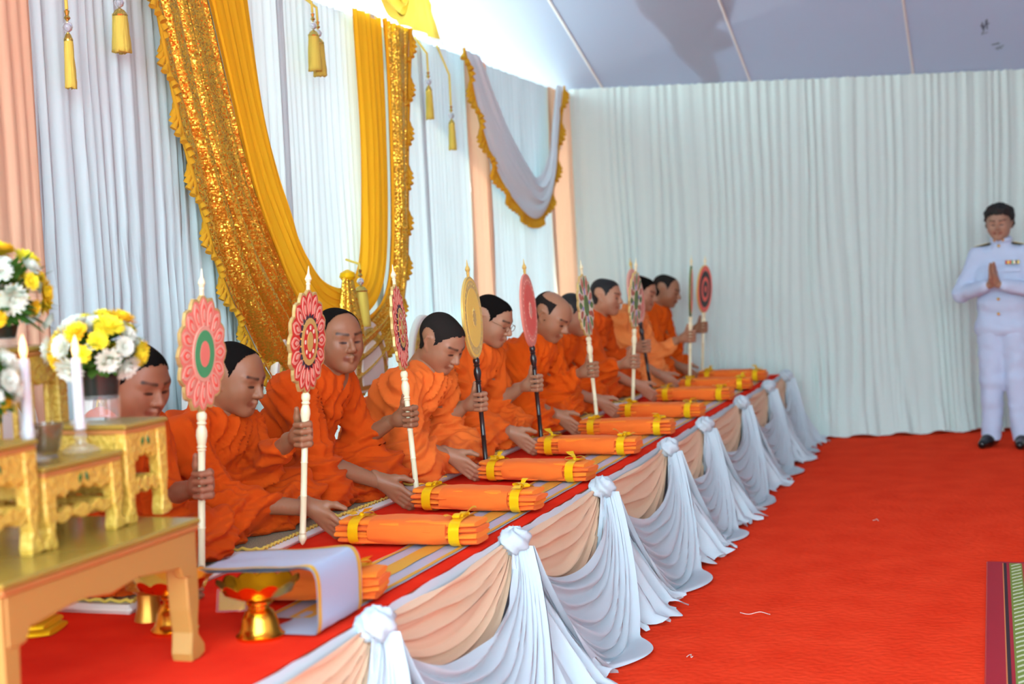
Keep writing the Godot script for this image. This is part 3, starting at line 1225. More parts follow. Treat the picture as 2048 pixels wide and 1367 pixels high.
func bundle(i: int, label: String, at: Vector3, turn: float, short := false) -> void:
	var o := thing("robe_bundle", label, "bundle", at, turn, "tied orange robe bundles")
	var L := 0.50 if not short else 0.40
	# folded layers, each its own leaf of cloth
	for k in 4:
		var y := 0.003 + k * 0.0185
		var w := 0.080 - 0.006 * absf(k - 1.5)
		var sh := 0.008 * nz.get_noise_2d(k * 3.3, i * 7.0)
		part(o, "folded_layer", roll_mesh(L - 0.016 * absf(k - 1.5), w, 0.0112, 0.16, 0.2, i * 9.0 + k, 26), M.bundle_fold if k % 2 else M.bundle_cloth, TR(Vector3(sh, y, sh * 0.7), Vector3(0, sh, 0)))
	part(o, "wrap", roll_mesh(L * 0.54, 0.086, 0.042, 0.04, 0.07, i * 4.0 + 2.0, 40), M.bundle_cloth, T(0.01, 0.001, 0))
	for s in [-1.0, 1.0]:
		var x: float = s * (L * 0.5 - 0.075)
		var rb := part(o, "ribbon", ribbon_loop(0.084, 0.042, 0.018), M.ribbon_gold, T(x, 0.0, 0))
		part(rb, "bow", bow_mesh(i * 2.0 + s), M.ribbon_gold, TR(Vector3(0, 0.085, 0.01), Vector3(0, 0.5 * s + i, 0)))


func ribbon_loop(hz: float, hy: float, w: float) -> ArrayMesh:
	var p := PackedVector3Array()
	for x in [-w, -w * 0.4, w * 0.4, w]:
		for k in 32:
			var a := TAU * k / 32
			var ca := cos(a)
			var sa := sin(a)
			p.append(Vector3(x, hy + signf(sa) * pow(absf(sa), 0.75) * (hy + 0.0035), signf(ca) * pow(absf(ca), 0.62) * (hz + 0.003)))
	return MB.new().grid(p, 32, 4, true).mesh()


func bow_mesh(sd: float) -> ArrayMesh:
	var m := MB.new()
	for q in [[0.0, 0.042, 0.012], [PI, 0.042, 0.014], [1.1, 0.05, 0.026], [-2.2, 0.055, 0.004]]:
		var p := PackedVector3Array()
		var tail: bool = q[1] > 0.045
		for j in 13:
			var t := j / 12.0
			var along: float
			var up: float
			if tail:
				along = t * q[1]
				up = 0.004 + q[2] * sin(t * 1.6) + 0.004 * sin(t * 6.0 + sd)
			else:
				along = q[1] * 0.5 * (1.0 - cos(t * TAU))
				up = 0.002 + q[2] * (0.5 + 0.6 * sin(t * TAU))
			for k in 3:
				var s := (k - 1) * 0.012 * (0.5 + t if tail else 0.45 + 0.6 * sin(PI * t))
				p.append(Vector3(along * cos(q[0]) - s * sin(q[0]), up, along * sin(q[0]) + s * cos(q[0])))
		m.grid(p, 3, 13)
	m.box(Vector3(0, 0.006, 0), Vector3(0.016, 0.014, 0.016), 0.005)
	return m.mesh()


# ------------------------------------------------------------------ altar
const FRONT := Basis(Vector3(0, 0, 1), Vector3(0, 1, 0), Vector3(-1, 0, 0))   # a drawing in (z, y) with its thickness along -x
const SIDE := Basis(Vector3(1, 0, 0), Vector3(0, 1, 0), Vector3(0, 0, 1))


func leg_outline(h: float, w: float, flare: float, side: float) -> PackedVector2Array:
	# straight at the inner edge, an ogee foot at the outer one
	var p := PackedVector2Array()
	for q in [[0.0, h], [w, h], [w, h * 0.45], [w * 0.82, h * 0.3], [w * 0.8, h * 0.2], [w + flare, h * 0.1], [w + flare, h * 0.03], [w * 0.85, 0.0], [w * 0.2, 0.0], [w * 0.1, h * 0.06], [w * 0.25, h * 0.22], [w * 0.12, h * 0.4]]:
		p.append(Vector2(q[0] * side, q[1]))
	return p


func altar_table(label: String, x0: float, x1: float, z0: float, z1: float, top: float, lw: float, corner := true) -> Node3D:
	var o := thing("altar_table", label, "table", Vector3((x0 + x1) * 0.5, S, (z0 + z1) * 0.5), 0.0, "")
	var wx := x1 - x0
	var wz := z1 - z0
	var h := top - S
	part(o, "top", box(Vector3(wx, 0.014, wz), 0.004, Vector3(0, h - 0.007, 0)), M.altar_top)
	part(o, "edge_moulding", box(Vector3(wx - 0.006, 0.014, wz - 0.006), 0.004, Vector3(0, h - 0.021, 0)), M.altar_trim)
	for sx in [-1.0, 1.0]:
		var ap := PackedVector2Array()
		var hz := wz * 0.5 - 0.02
		for q in [[-1.0, 0.0], [1.0, 0.0], [1.0, -0.10], [0.93, -0.105], [0.84, -0.1], [0.8, -0.075], [0.55, -0.068], [0.3, -0.06], [0.0, -0.072], [-0.3, -0.06], [-0.55, -0.068], [-0.8, -0.075], [-0.84, -0.1], [-0.93, -0.105], [-1.0, -0.10]]:
			ap.append(Vector2(q[0] * hz, h - 0.028 + q[1]))
		part(o, "apron", MB.new().extrude(ap, -0.011, 0.011, 0.003).mesh(), M.altar_plain, Transform3D(FRONT, Vector3(sx * (wx * 0.5 - 0.02), 0, 0)))
		for sz in [-1.0, 1.0]:
			if sz < 0.0 and not corner:
				continue
			part(o, "leg", MB.new().extrude(leg_outline(h - 0.028, lw, lw * 0.25, sz), -lw * 0.5, lw * 0.5, 0.004).mesh(), M.altar_plain, Transform3D(FRONT, Vector3(sx * (wx * 0.5 - 0.012 - lw * 0.5), 0, sz * (wz * 0.5 - 0.006 - lw))))
	for sz in [-1.0, 1.0]:
		part(o, "end_apron", box(Vector3(wx - 0.06, 0.075, 0.02), 0.003, Vector3(0, h - 0.065, sz * (wz * 0.5 - 0.02))), M.altar_plain)
	return o


func altar_stand(label: String, x0: float, x1: float, z0: float, z1: float, y: float, h: float, slats := false) -> void:
	var o := thing("altar_stand", label, "stand", Vector3((x0 + x1) * 0.5, y, (z0 + z1) * 0.5), 0.0, "small gilded altar stands")
	var wx := x1 - x0
	var wz := z1 - z0
	var lw := minf(0.042, wz * 0.22)
	part(o, "top", box(Vector3(wx, 0.012, wz), 0.004, Vector3(0, h - 0.006, 0)), M.altar_top)
	part(o, "edge_moulding", box(Vector3(wx - 0.008, 0.012, wz - 0.008), 0.003, Vector3(0, h - 0.018, 0)), M.altar_trim)
	for sx in [-1.0, 1.0]:
		for sz in [-1.0, 1.0]:
			part(o, "leg", MB.new().extrude(leg_outline(h - 0.022, lw, lw * 0.22, sz), -0.016, 0.016, 0.004).mesh(), M.altar_gold, Transform3D(FRONT, Vector3(sx * (wx * 0.5 - 0.02), 0, sz * (wz * 0.5 - 0.004 - lw))))
		var ap := PackedVector2Array()
		var hz := wz * 0.5 - lw * 0.9
		var dh := minf(0.075, h * 0.3)
		ap.append(Vector2(-hz, h - 0.022))
		ap.append(Vector2(hz, h - 0.022))
		var n := 17
		for k in n:
			var t := 1.0 - 2.0 * k / (n - 1.0)
			ap.append(Vector2(hz * t, h - 0.022 - dh * (0.72 + 0.28 * absf(t)) + 0.006 * cos(t * 15.0)))
		part(o, "apron", MB.new().extrude(ap, -0.012, 0.012, 0.003).mesh(), M.altar_gold, Transform3D(FRONT, Vector3(sx * (wx * 0.5 - 0.02), 0, 0)))
		var rl := PackedVector2Array()
		for k in n:
			var t := -1.0 + 2.0 * k / (n - 1.0)
			rl.append(Vector2(hz * t, h * 0.43 + 0.005 * cos(t * 12.0)))
		for k in n:
			var t := 1.0 - 2.0 * k / (n - 1.0)
			rl.append(Vector2(hz * t, h * 0.3 - 0.006 * cos(t * 9.0)))
		part(o, "rail", MB.new().extrude(rl, -0.011, 0.011, 0.003).mesh(), M.altar_gold, Transform3D(FRONT, Vector3(sx * (wx * 0.5 - 0.02), 0, 0)))
		if sx > 0:
			for q in [-0.012, 0.012]:
				var dm := PackedVector2Array([Vector2(0, 0.012), Vector2(0.006, 0), Vector2(0, -0.012), Vector2(-0.006, 0)])
				part(o, "inlay", MB.new().extrude(dm, -0.002, 0.002, 0.0006).mesh(), M.inlay_green, Transform3D(FRONT * Basis(Vector3(0, 0, 1), q * 30.0), Vector3(wx * 0.5 - 0.008, h - 0.022 - dh * 0.36, q)))
			if slats:
				for k in 6:
					part(o, "slat", box(Vector3(0.014, h * 0.5, 0.014), 0.004, Vector3(wx * 0.5 - 0.02, h * 0.66, -hz + (k + 0.5) * hz / 3.0)), M.altar_gold)
	for sz in [-1.0, 1.0]:
		part(o, "side_apron", box(Vector3(wx - 0.05, minf(0.06, h * 0.25), 0.02), 0.003, Vector3(0, h - 0.05, sz * (wz * 0.5 - 0.02))), M.altar_gold)
		part(o, "side_rail", box(Vector3(wx - 0.05, h * 0.12, 0.018), 0.003, Vector3(0, h * 0.36, sz * (wz * 0.5 - 0.02))), M.altar_gold)


func chrysanthemum(r: float, sd: int) -> ArrayMesh:
	var g := RandomNumberGenerator.new()
	g.seed = sd
	var m := MB.new()
	for ring in 5:
		var cnt: int = [16, 15, 12, 9, 6][ring]
		var lift: float = [0.05, 0.3, 0.6, 0.95, 1.3][ring]
		var L: float = r * [1.0, 0.92, 0.76, 0.58, 0.4][ring]
		for k in cnt:
			var a := TAU * (k + 0.5 * (ring % 2)) / cnt + g.randf_range(-0.1, 0.1)
			var up := lift + g.randf_range(-0.1, 0.1)
			var d := Vector3(cos(a) * cos(up), sin(up), sin(a) * cos(up))
			var s := Vector3(-sin(a), 0, cos(a)) * r * 0.15
			var u := s.cross(d).normalized() * r * 0.13
			if u.y < 0:
				u = -u
			var p := PackedVector3Array()
			for q in [[0.0, 0.5], [0.45, 1.0], [0.8, 0.9], [1.0, 0.25]]:
				var c: Vector3 = d * L * q[0] + u * (q[0] * q[0] * 1.3)
				p.append(c - s * q[1])
				p.append(c - u * 0.35 * q[1])
				p.append(c + s * q[1])
			m.grid(p, 3, 4)
	return m.mesh()


func bouquet(label: String, at: Vector3, base_y: float, rx: float, ry: float, rz: float, count: int, sd: int) -> void:
	var g := RandomNumberGenerator.new()
	g.seed = sd
	var o := thing("flower_arrangement", label, "flowers", Vector3(at.x, base_y, at.z), 0.0, "chrysanthemum arrangements")
	var c := Vector3(0, at.y - base_y, 0)
	var pot_top := c.y - ry * 0.62
	part(o, "glass_jar", MB.new().lathe([Vector2(0.001, 0.002), Vector2(0.042, 0.002), Vector2(0.045, 0.01), Vector2(0.046, pot_top * 0.5)], 24).mesh(), M.clear_glass)
	part(o, "pot", MB.new().lathe([Vector2(0.001, pot_top * 0.42), Vector2(0.042, pot_top * 0.42), Vector2(0.05, pot_top), Vector2(0.044, pot_top + 0.002), Vector2(0.02, pot_top - 0.012)], 24).mesh(), M.black_pot)
	# leaves
	var lm := MB.new()
	for k in 170:
		var a := g.randf() * TAU
		var y := g.randf_range(-0.75, 0.8)
		var h := sqrt(1.0 - y * y)
		var d := Vector3(cos(a) * h * rx, y * ry, sin(a) * h * rz)
		var p0 := c + d * 0.45
		var p1 := c + d * g.randf_range(0.92, 1.16) + Vector3(0, g.randf_range(-0.02, 0.01), 0)
		var s := d.cross(Vector3.UP).normalized() * 0.013
		lm.grid(PackedVector3Array([p0 - s * 0.2, p0 + s * 0.2, p0.lerp(p1, 0.5) - s, p0.lerp(p1, 0.5) + s, p0.lerp(p1, 0.8) - s * 0.8, p0.lerp(p1, 0.8) + s * 0.8, p1 - s * 0.1, p1 + s * 0.1]), 2, 4)
	var lf := part(o, "leaves", lm.mesh(), M.leaf)
	lf.set_meta("kind", "stuff")
	var big := chrysanthemum(0.036, sd)
	for k in count:
		var t := (k + 0.5) / count
		var y := 1.0 - 1.62 * t
		var a := k * 2.39996 + sd
		var h := sqrt(maxf(0.0, 1.0 - y * y))
		var d := Vector3(cos(a) * h, y, sin(a) * h)
		var pos := c + d * Vector3(rx, ry, rz) * g.randf_range(0.74, 1.02)
		var dir := (d * Vector3(1.0 / rx, 1.0 / ry, 1.0 / rz)).normalized()
		var sx := dir.cross(Vector3(0.3, 0.1, 0.9)).normalized()
		var b := Basis(sx, dir, sx.cross(dir))
		var col: String = ["petal_white", "petal_yellow", "petal_white", "petal_yellow", "petal_amber"][g.randi() % 5]
		var f := g.randf_range(0.65, 1.15)
		part(o, "flower_head", big, M[col], Transform3D(b * Basis.from_scale(Vector3.ONE * f), pos))


func candle(label: String, at: Vector3, top: float) -> void:
	var o := thing("candlestick", label, "candle holder", at, 0.0, "glass candlesticks")
	part(o, "glass_foot", MB.new().lathe([Vector2(0.001, 0.001), Vector2(0.042, 0.001), Vector2(0.044, 0.006), Vector2(0.028, 0.014), Vector2(0.014, 0.02)], 24).mesh(), M.clear_glass)
	part(o, "glass_stem", MB.new().lathe([Vector2(0.014, 0.02), Vector2(0.011, 0.028), Vector2(0.017, 0.036), Vector2(0.011, 0.044), Vector2(0.015, 0.05), Vector2(0.02, 0.062), Vector2(0.02, 0.07), Vector2(0.013, 0.07)], 20).mesh(), M.clear_glass)
	var h := top - at.y - 0.045
	o = thing("candle", label.replace("glass candlestick holding the", "lit white").replace("candle candle", "candle"), "candle", at + Vector3(0, 0.052, 0), 0.0, "lit candles")
	part(o, "wax", MB.new().lathe([Vector2(0.001, 0.0), Vector2(0.0125, 0.0), Vector2(0.0118, h * 0.5), Vector2(0.011, h - 0.034), Vector2(0.009, h - 0.03), Vector2(0.001, h - 0.032)], 20).mesh(), M.candle_wax)
	part(o, "wick", MB.new().tube([Vector3(0, h - 0.033, 0), Vector3(0.001, h - 0.024, 0)], 0.0012, 5).mesh(), M.wick)
	part(o, "flame", MB.new().lathe([Vector2(0.0005, h - 0.031), Vector2(0.0065, h - 0.024), Vector2(0.009, h - 0.012), Vector2(0.006, h + 0.006), Vector2(0.0005, h + 0.022)], 14).mesh(), M.flame)
	var l := OmniLight3D.new()
	l.name = "candle_light"
	l.light_color = Color(1.0, 0.78, 0.5)
	l.light_energy = 0.004
	l.light_size = 0.006
	l.omni_range = 12.0
	l.omni_attenuation = 2.0
	l.shadow_enabled = true
	l.position = Vector3(0, h - 0.010, 0)
	o.add_child(l, true)


func build_altar() -> void:
	altar_table("low gilded altar table carrying the stands, candles and flowers", -2.53, -1.775, -2.90, -2.19, 0.86, 0.055)
	altar_stand("small gilded stand at the left edge of the altar table", -2.13, -1.89, -2.475, -2.21, 0.86, 0.24)
	altar_stand("low wide gilded stand holding the candlesticks", -2.13, -1.89, -2.775, -2.485, 0.86, 0.177)
	altar_stand("narrow gilded stand at the far end under the flower pot", -2.13, -1.89, -2.965, -2.785, 0.86, 0.232)
	altar_stand("tall slatted gilded stand at the back of the altar", -2.42, -2.18, -2.99, -2.55, 0.86, 0.415, true)
	bouquet("yellow and white chrysanthemums in a dark pot on the narrow stand", Vector3(-2.035, 1.262, -2.905), 1.092, 0.105, 0.08, 0.115, 34, 5)
	bouquet("tallest yellow and white chrysanthemum bunch at the far left", Vector3(-2.27, 1.40, -2.84), 1.275, 0.13, 0.12, 0.15, 36, 12)
	bouquet("yellow and white chrysanthemums cut by the left edge below the tall bunch", Vector3(-2.03, 1.21, -2.46), 1.10, 0.09, 0.085, 0.095, 28, 23)
	candle("glass candlestick holding the candle nearer the left edge", Vector3(-1.985, 1.037, -2.565), 1.285)
	candle("glass candlestick holding the candle in front of the flower pot", Vector3(-1.975, 1.037, -2.735), 1.275)
	var o := thing("incense_pot", "smoky glass pot between the two candlesticks", "pot", Vector3(-2.01, 1.037, -2.652))
	part(o, "bowl", MB.new().lathe([Vector2(0.001, 0.004), Vector2(0.026, 0.004), Vector2(0.034, 0.02), Vector2(0.042, 0.06), Vector2(0.043, 0.075), Vector2(0.039, 0.075), Vector2(0.036, 0.05), Vector2(0.028, 0.014), Vector2(0.001, 0.012)], 24).mesh(), M.smoked_glass)
	part(o, "foot", MB.new().lathe([Vector2(0.001, 0.0), Vector2(0.03, 0.0), Vector2(0.026, 0.006), Vector2(0.001, 0.006)], 24).mesh(), M.clear_glass)


func pedestal(label: String, at: Vector3, s := 1.0) -> void:
	var o := thing("pedestal_bowl", label, "bowl", at, 0.0, "gold pedestal bowls")
	var f := []
	for q in [[0.001, 0.0], [0.062, 0.0], [0.064, 0.008], [0.056, 0.014], [0.05, 0.03], [0.046, 0.05], [0.036, 0.07], [0.026, 0.078], [0.026, 0.084], [0.034, 0.09], [0.034, 0.096], [0.02, 0.1]]:
		f.append(Vector2(q[0], q[1]) * s)
	part(o, "foot", MB.new().lathe(f, 28).mesh(), M.gold_metal)
	# lobed dish
	var p := PackedVector3Array()
	for q in [[0.02, 0.1], [0.05, 0.105], [0.085, 0.12], [0.1, 0.14], [0.105, 0.142], [0.098, 0.138], [0.08, 0.118], [0.02, 0.106]]:
		for k in 60:
			var a := TAU * k / 60
			var w: float = 1.0 + 0.05 * absf(sin(a * 6.0)) * q[0] / 0.1
			p.append(Vector3(cos(a) * q[0] * w, q[1] + 0.012 * absf(sin(a * 6.0)) * (1.0 if q[1] > 0.13 else 0.0), sin(a) * q[0] * w) * s)
	part(o, "dish", MB.new().grid(p, 60, 8, true).mesh(), M.gold_metal)


func build_offerings() -> void:
	pedestal("gold pedestal bowl under the folded silver cloth", Vector3(-1.735, S, -3.08), 0.95)
	pedestal("gold pedestal bowl half hidden behind the altar table leg", Vector3(-1.99, S, -3.10), 0.95)
	# folded silver cloth: sheets laid over the bowl, turned down at one end
	var o := thing("silver_cloth", "folded pale blue satin cloth with gold stripes laid over a bowl", "cloth", Vector3(-1.72, S, -3.24))
	for k in 4:
		var lift := 0.150 + k * 0.0045
		var end := 0.115 + k * 0.0055
		var path := [Vector2(-0.19, lift - 0.004), Vector2(-0.08, lift), Vector2(0.03, lift + 0.006), Vector2(end - 0.03, lift + 0.012), Vector2(end - 0.004, lift + 0.002), Vector2(end + 0.006, lift - 0.03), Vector2(end + 0.006, 0.07), Vector2(end + 0.002, 0.02), Vector2(end - 0.02, 0.006 + k * 0.001), Vector2(0.02 - k * 0.01, 0.004 + k * 0.001)]
		if k < 2:
			path = path.slice(0, 8)
		var w := 0.13
		for st in [[-w, w, "sheet", "satin_silver", 0.0], [-w + 0.004, -w + 0.022, "stripe", "satin_gold", 0.0012], [w - 0.022, w - 0.004, "stripe", "satin_gold", 0.0012]]:
			if st[2] == "stripe" and k < 3:
				continue
			var p := PackedVector3Array()
			for j in 41:
				var t := j / 40.0
				var q := curve(path, t)
				var q2 := curve(path, minf(t + 0.01, 1.0))
				var q1 := curve(path, maxf(t - 0.01, 0.0))
				var nn: Vector2 = Vector2(-(q2 - q1).y, (q2 - q1).x).normalized() * st[4]
				for i in 9:
					var z := lerpf(st[0], st[1], i / 8.0)
					p.append(Vector3(q.x + nn.x, q.y + nn.y + 0.003 * nz.get_noise_2d(t * 5.0, z * 12.0 + k * 0.2), z + 0.012 * (k - 1.5)))
			part(o, st[2], MB.new().grid(p, 9, 41).mesh(), M[st[3]])
	# woven gold basket with a white cloth in it
	o = thing("woven_basket", "small woven gold basket behind the altar table leg", "basket", Vector3(-2.13, S, -3.2))
	part(o, "foot", MB.new().lathe([Vector2(0.001, 0.0), Vector2(0.04, 0.0), Vector2(0.03, 0.04), Vector2(0.03, 0.07), Vector2(0.05, 0.085)], 20).mesh(), M.brass_dull)
	for k in 9:
		var ring := []
		for j in 33:
			var a := TAU * j / 32
			var r := 0.052 + k * 0.0012 + 0.0022 * (1 if (j + k) % 2 else -1)
			ring.append(Vector3(cos(a) * r, 0.088 + k * 0.0075, sin(a) * r))
		part(o, "cane_ring", MB.new().tube(ring, 0.0042, 6).mesh(), M.brass_dull)
	var wc := part(self, "white_napkin", roll_mesh(0.12, 0.05, 0.016, 0.5, 0.5, 4.0), M.cushion_white, TR(Vector3(-2.12, S + 0.155, -3.2), Vector3(0.2, 0.5, 0.1)))
	tag(wc, "crumpled white napkin on top of the woven basket", "napkin")
	# folded yellow cloth on the stage under the table
	o = thing("yellow_cloth", "folded yellow cloth lying on the stage seen under the altar table", "cloth", Vector3(-2.42, S, -3.02), 0.25)
	for k in 3:
		part(o, "fold", roll_mesh(0.24 - k * 0.012, 0.08, 0.009, 0.2, 0.1, k * 3.0 + 60.0), M.ribbon_gold, T(-0.006 * k, k * 0.0165, 0))
	# a small printed card in a clear sleeve with a clip, and a curved brass handle, beside the bowl
	o = thing("card_sleeve", "small clear sleeve with a card leaning under the silver cloth", "card", Vector3(-1.93, S + 0.008, -3.28), 0.3)
	part(o, "card", box(Vector3(0.07, 0.05, 0.002), 0.0006, Vector3(0, 0.03, 0)), M.ribbon_gold, TR(Vector3.ZERO, Vector3(-0.4, 0, 0)))
	part(o, "sleeve", box(Vector3(0.084, 0.062, 0.0012), 0.0004, Vector3(0, 0.03, 0.003)), M.clear_glass, TR(Vector3.ZERO, Vector3(-0.4, 0, 0)))


# ------------------------------------------------------------------ fans
func petal(a0: float, da: float, r0: float, r1: float, A: float, B: float, fat := 1.0) -> PackedVector2Array:
	var p := PackedVector2Array()
	for q in [[0.0, 0.35], [0.25, 0.8], [0.5, 1.0], [0.72, 0.85], [0.88, 0.45], [1.0, 0.0]]:
		var r: float = lerpf(r0, r1, q[0])
		p.append(Vector2(cos(a0 + da * q[1] * fat) * r * A, sin(a0 + da * q[1] * fat) * r * B))
	for q in [[0.88, 0.45], [0.72, 0.85], [0.5, 1.0], [0.25, 0.8], [0.0, 0.35]]:
		var r: float = lerpf(r0, r1, q[0])
		p.append(Vector2(cos(a0 - da * q[1] * fat) * r * A, sin(a0 - da * q[1] * fat) * r * B))
	return p


func starry(n: int, r0: float, r1: float, A: float, B: float) -> PackedVector2Array:
	var p := PackedVector2Array()
	for k in n:
		var a := TAU * k / n + PI / 2
		p.append(Vector2(cos(a) * A * r1, sin(a) * B * r1))
		var b := a + PI / n * 0.6
		p.append(Vector2(cos(b) * A * (r0 * 0.45 + r1 * 0.55), sin(b) * B * (r0 * 0.45 + r1 * 0.55)))
		b = a + PI / n
		p.append(Vector2(cos(b) * A * r0, sin(b) * B * r0))
		b = a + PI / n * 1.4
		p.append(Vector2(cos(b) * A * (r0 * 0.45 + r1 * 0.55), sin(b) * B * (r0 * 0.45 + r1 * 0.55)))
	return p


func fan(i: int, kind: int, label: String, base: Vector3, top: Vector3, turn: float) -> void:
	var o := thing("ceremonial_fan", label, "fan", base, 0.0, "ceremonial fans")
	# lean the fan so that its pole runs from base to top, its face towards +x
	var up := (top - base).normalized()
	var face := Vector3(cos(turn), 0, sin(turn))
	var right := up.cross(face).normalized()
	o.basis = Basis(right, up, right.cross(up))
	var L := base.distance_to(top)
	var dark := kind in [3, 4, 7]
	var pm: Material = M.black_lacquer if dark else M.ivory
	var prof := [Vector2(0.001, 0.0), Vector2(0.006, 0.004), Vector2(0.0135, 0.02), Vector2(0.0135, 0.03), Vector2(0.010, 0.036), Vector2(0.0125, 0.042), Vector2(0.0105, 0.046), Vector2(0.0105, 0.16), Vector2(0.0122, 0.163), Vector2(0.0105, 0.166), Vector2(0.0105, 0.27), Vector2(0.0125, 0.273), Vector2(0.0105, 0.276), Vector2(0.0105, L - 0.115)]
	for q in [[0.0135, -0.112], [0.0105, -0.108], [0.0145, -0.103], [0.011, -0.098], [0.013, -0.09], [0.0165, -0.07], [0.0155, -0.055], [0.0105, -0.04], [0.0145, -0.034], [0.011, -0.028], [0.0145, -0.02], [0.0145, -0.008], [0.009, 0.0], [0.001, 0.002]]:
		prof.append(Vector2(q[0], L + q[1]))
	part(o, "pole", MB.new().lathe(prof, 16).mesh(), pm)
	var oval := kind in [3, 4, 7, 8, 9]
	var A := 0.132
	var B := 0.172
	if oval:
		A = 0.138
		B = 0.178
	var c := T(0, L + B - 0.006, 0)
	var e := 0.0055
	var EX := func(poly: PackedVector2Array, th: float) -> ArrayMesh:
		return MB.new().extrude(poly, -th, th, 0.0012).mesh()
	if oval:
		var rimm: Material = {3: M.fan_gold, 4: M.fan_rose, 7: M.fan_blush, 8: M.fan_olive, 9: M.fan_gold}[kind]
		var blade := part(o, "blade", EX.call(ell(A, B, 48), e), rimm, c)
		var seq: Array = {3: [["fan_yellow", 0.95], ["fan_gold", 0.9], ["fan_yellow", 0.72]], 4: [["fan_rose", 0.95], ["fan_pink", 0.88], ["fan_coral", 0.7]], 7: [["fan_blush", 0.95], ["fan_rose", 0.85], ["fan_coral", 0.55]], 8: [["fan_gold", 0.92], ["fan_coral", 0.84], ["fan_brown", 0.4]], 9: [["fan_coral", 0.97], ["fan_black", 0.76], ["fan_coral", 0.52], ["fan_black", 0.34], ["fan_coral", 0.14]]}[kind]
		for k in seq.size():
			part(o, "panel", EX.call(ell(A * seq[k][1], B * seq[k][1], 40), e + 0.0012 * (k + 1)), M[seq[k][0]], c)
		if kind in [3, 4]:
			var tint: Material = M.fan_gold if kind == 3 else M.fan_blush
			part(o, "medallion", EX.call(starry(10, 0.17, 0.24, A * 0.8, B), e + 0.006), tint, c)
			for k in 28:
				var a := TAU * k / 28
				part(o, "scroll", EX.call(petal(0.0, 0.5, 0.2, 1.0, 0.014, 0.02), e + 0.0042), tint, c * TR(Vector3(cos(a) * A * 0.80, sin(a) * B * 0.80, 0), Vector3(0, 0, a + 1.1)))
	else:
		part(o, "blade", EX.call(starry(16, 0.9, 1.0, A, B), e), M.fan_edge, c)
		if kind in [0, 1, 2]:
			part(o, "field", EX.call(starry(16, 0.85, 0.95, A, B), e + 0.001), M.fan_pink if kind == 0 else M.fan_red, c)
			var light: Material = M.fan_blush
			var deep: Material = M.fan_coral if kind == 0 else M.fan_red
			for k in 16:
				var a := TAU * k / 16 + PI / 2
				part(o, "petal", EX.call(petal(a, 0.17, 0.46, 0.92, A, B), e + 0.0022), light, c)
				part(o, "petal_inset", EX.call(petal(a, 0.115, 0.52, 0.84, A, B), e + 0.0032), deep, c)
				part(o, "petal_heart", EX.call(petal(a, 0.07, 0.56, 0.76, A, B), e + 0.0042), light, c)
			if kind == 0:
				part(o, "ring", EX.call(ell(A * 0.47, B * 0.47), e + 0.0048), M.fan_blush, c)
				part(o, "ring", EX.call(ell(A * 0.40, B * 0.40), e + 0.0058), M.fan_green, c)
				part(o, "medallion", EX.call(ell(A * 0.2, B * 0.22), e + 0.0068), M.fan_pink, c)
			else:
				part(o, "star_ring", EX.call(starry(20, 0.42, 0.54, A, B), e + 0.0048), M.fan_dark, c)
				part(o, "ring", EX.call(ell(A * 0.45, B * 0.45), e + 0.0056), M.fan_gold, c)
				part(o, "ring", EX.call(ell(A * 0.33, B * 0.34), e + 0.0064), M.fan_red, c)
				part(o, "medallion", EX.call(ell(A * 0.16, B * 0.19), e + 0.0074), M.fan_gold, c)
				for k in 8:
					var a := TAU * k / 8
					part(o, "stud", EX.call(ell(0.006, 0.008, 10), e + 0.0074), M.fan_pearl, c * T(cos(a) * A * 0.25, sin(a) * B * 0.265, 0))
		else:
			part(o, "field", EX.call(starry(16, 0.86, 0.95, A, B), e + 0.001), M.fan_pearl, c)
			for k in 16:
				var a := TAU * k / 16 + PI / 2
				part(o, "petal", EX.call(petal(a, 0.15, 0.50, 0.92, A, B), e + 0.0025), M.fan_olive if k % 2 == 0 else M.fan_brown, c)
				if k % 2 == 0:
					part(o, "inner_petal", EX.call(petal(a + PI / 16, 0.15, 0.34, 0.56, A, B), e + 0.0035), M.fan_violet if k % 4 == 0 else M.fan_brown, c)
			part(o, "medallion", EX.call(ell(A * 0.27, B * 0.33), e + 0.005), M.fan_olive, c)
	var fin := [Vector2(0.004, -0.004), Vector2(0.007, 0.0), Vector2(0.006, 0.014), Vector2(0.008, 0.018), Vector2(0.006, 0.022), Vector2(0.0115, 0.034), Vector2(0.008, 0.044), Vector2(0.004, 0.052), Vector2(0.0012, 0.075), Vector2(0.0, 0.078)]
	part(o, "finial", MB.new().lathe(fin, 14).mesh(), M.fan_gold if dark else M.ivory, T(0, L + 2.0 * B - 0.01, 0))


# ------------------------------------------------------------------ people
var head_t: MB
var hair_idx := {}
var grip_t: MB
var reach_t: MB
var press_t: MB


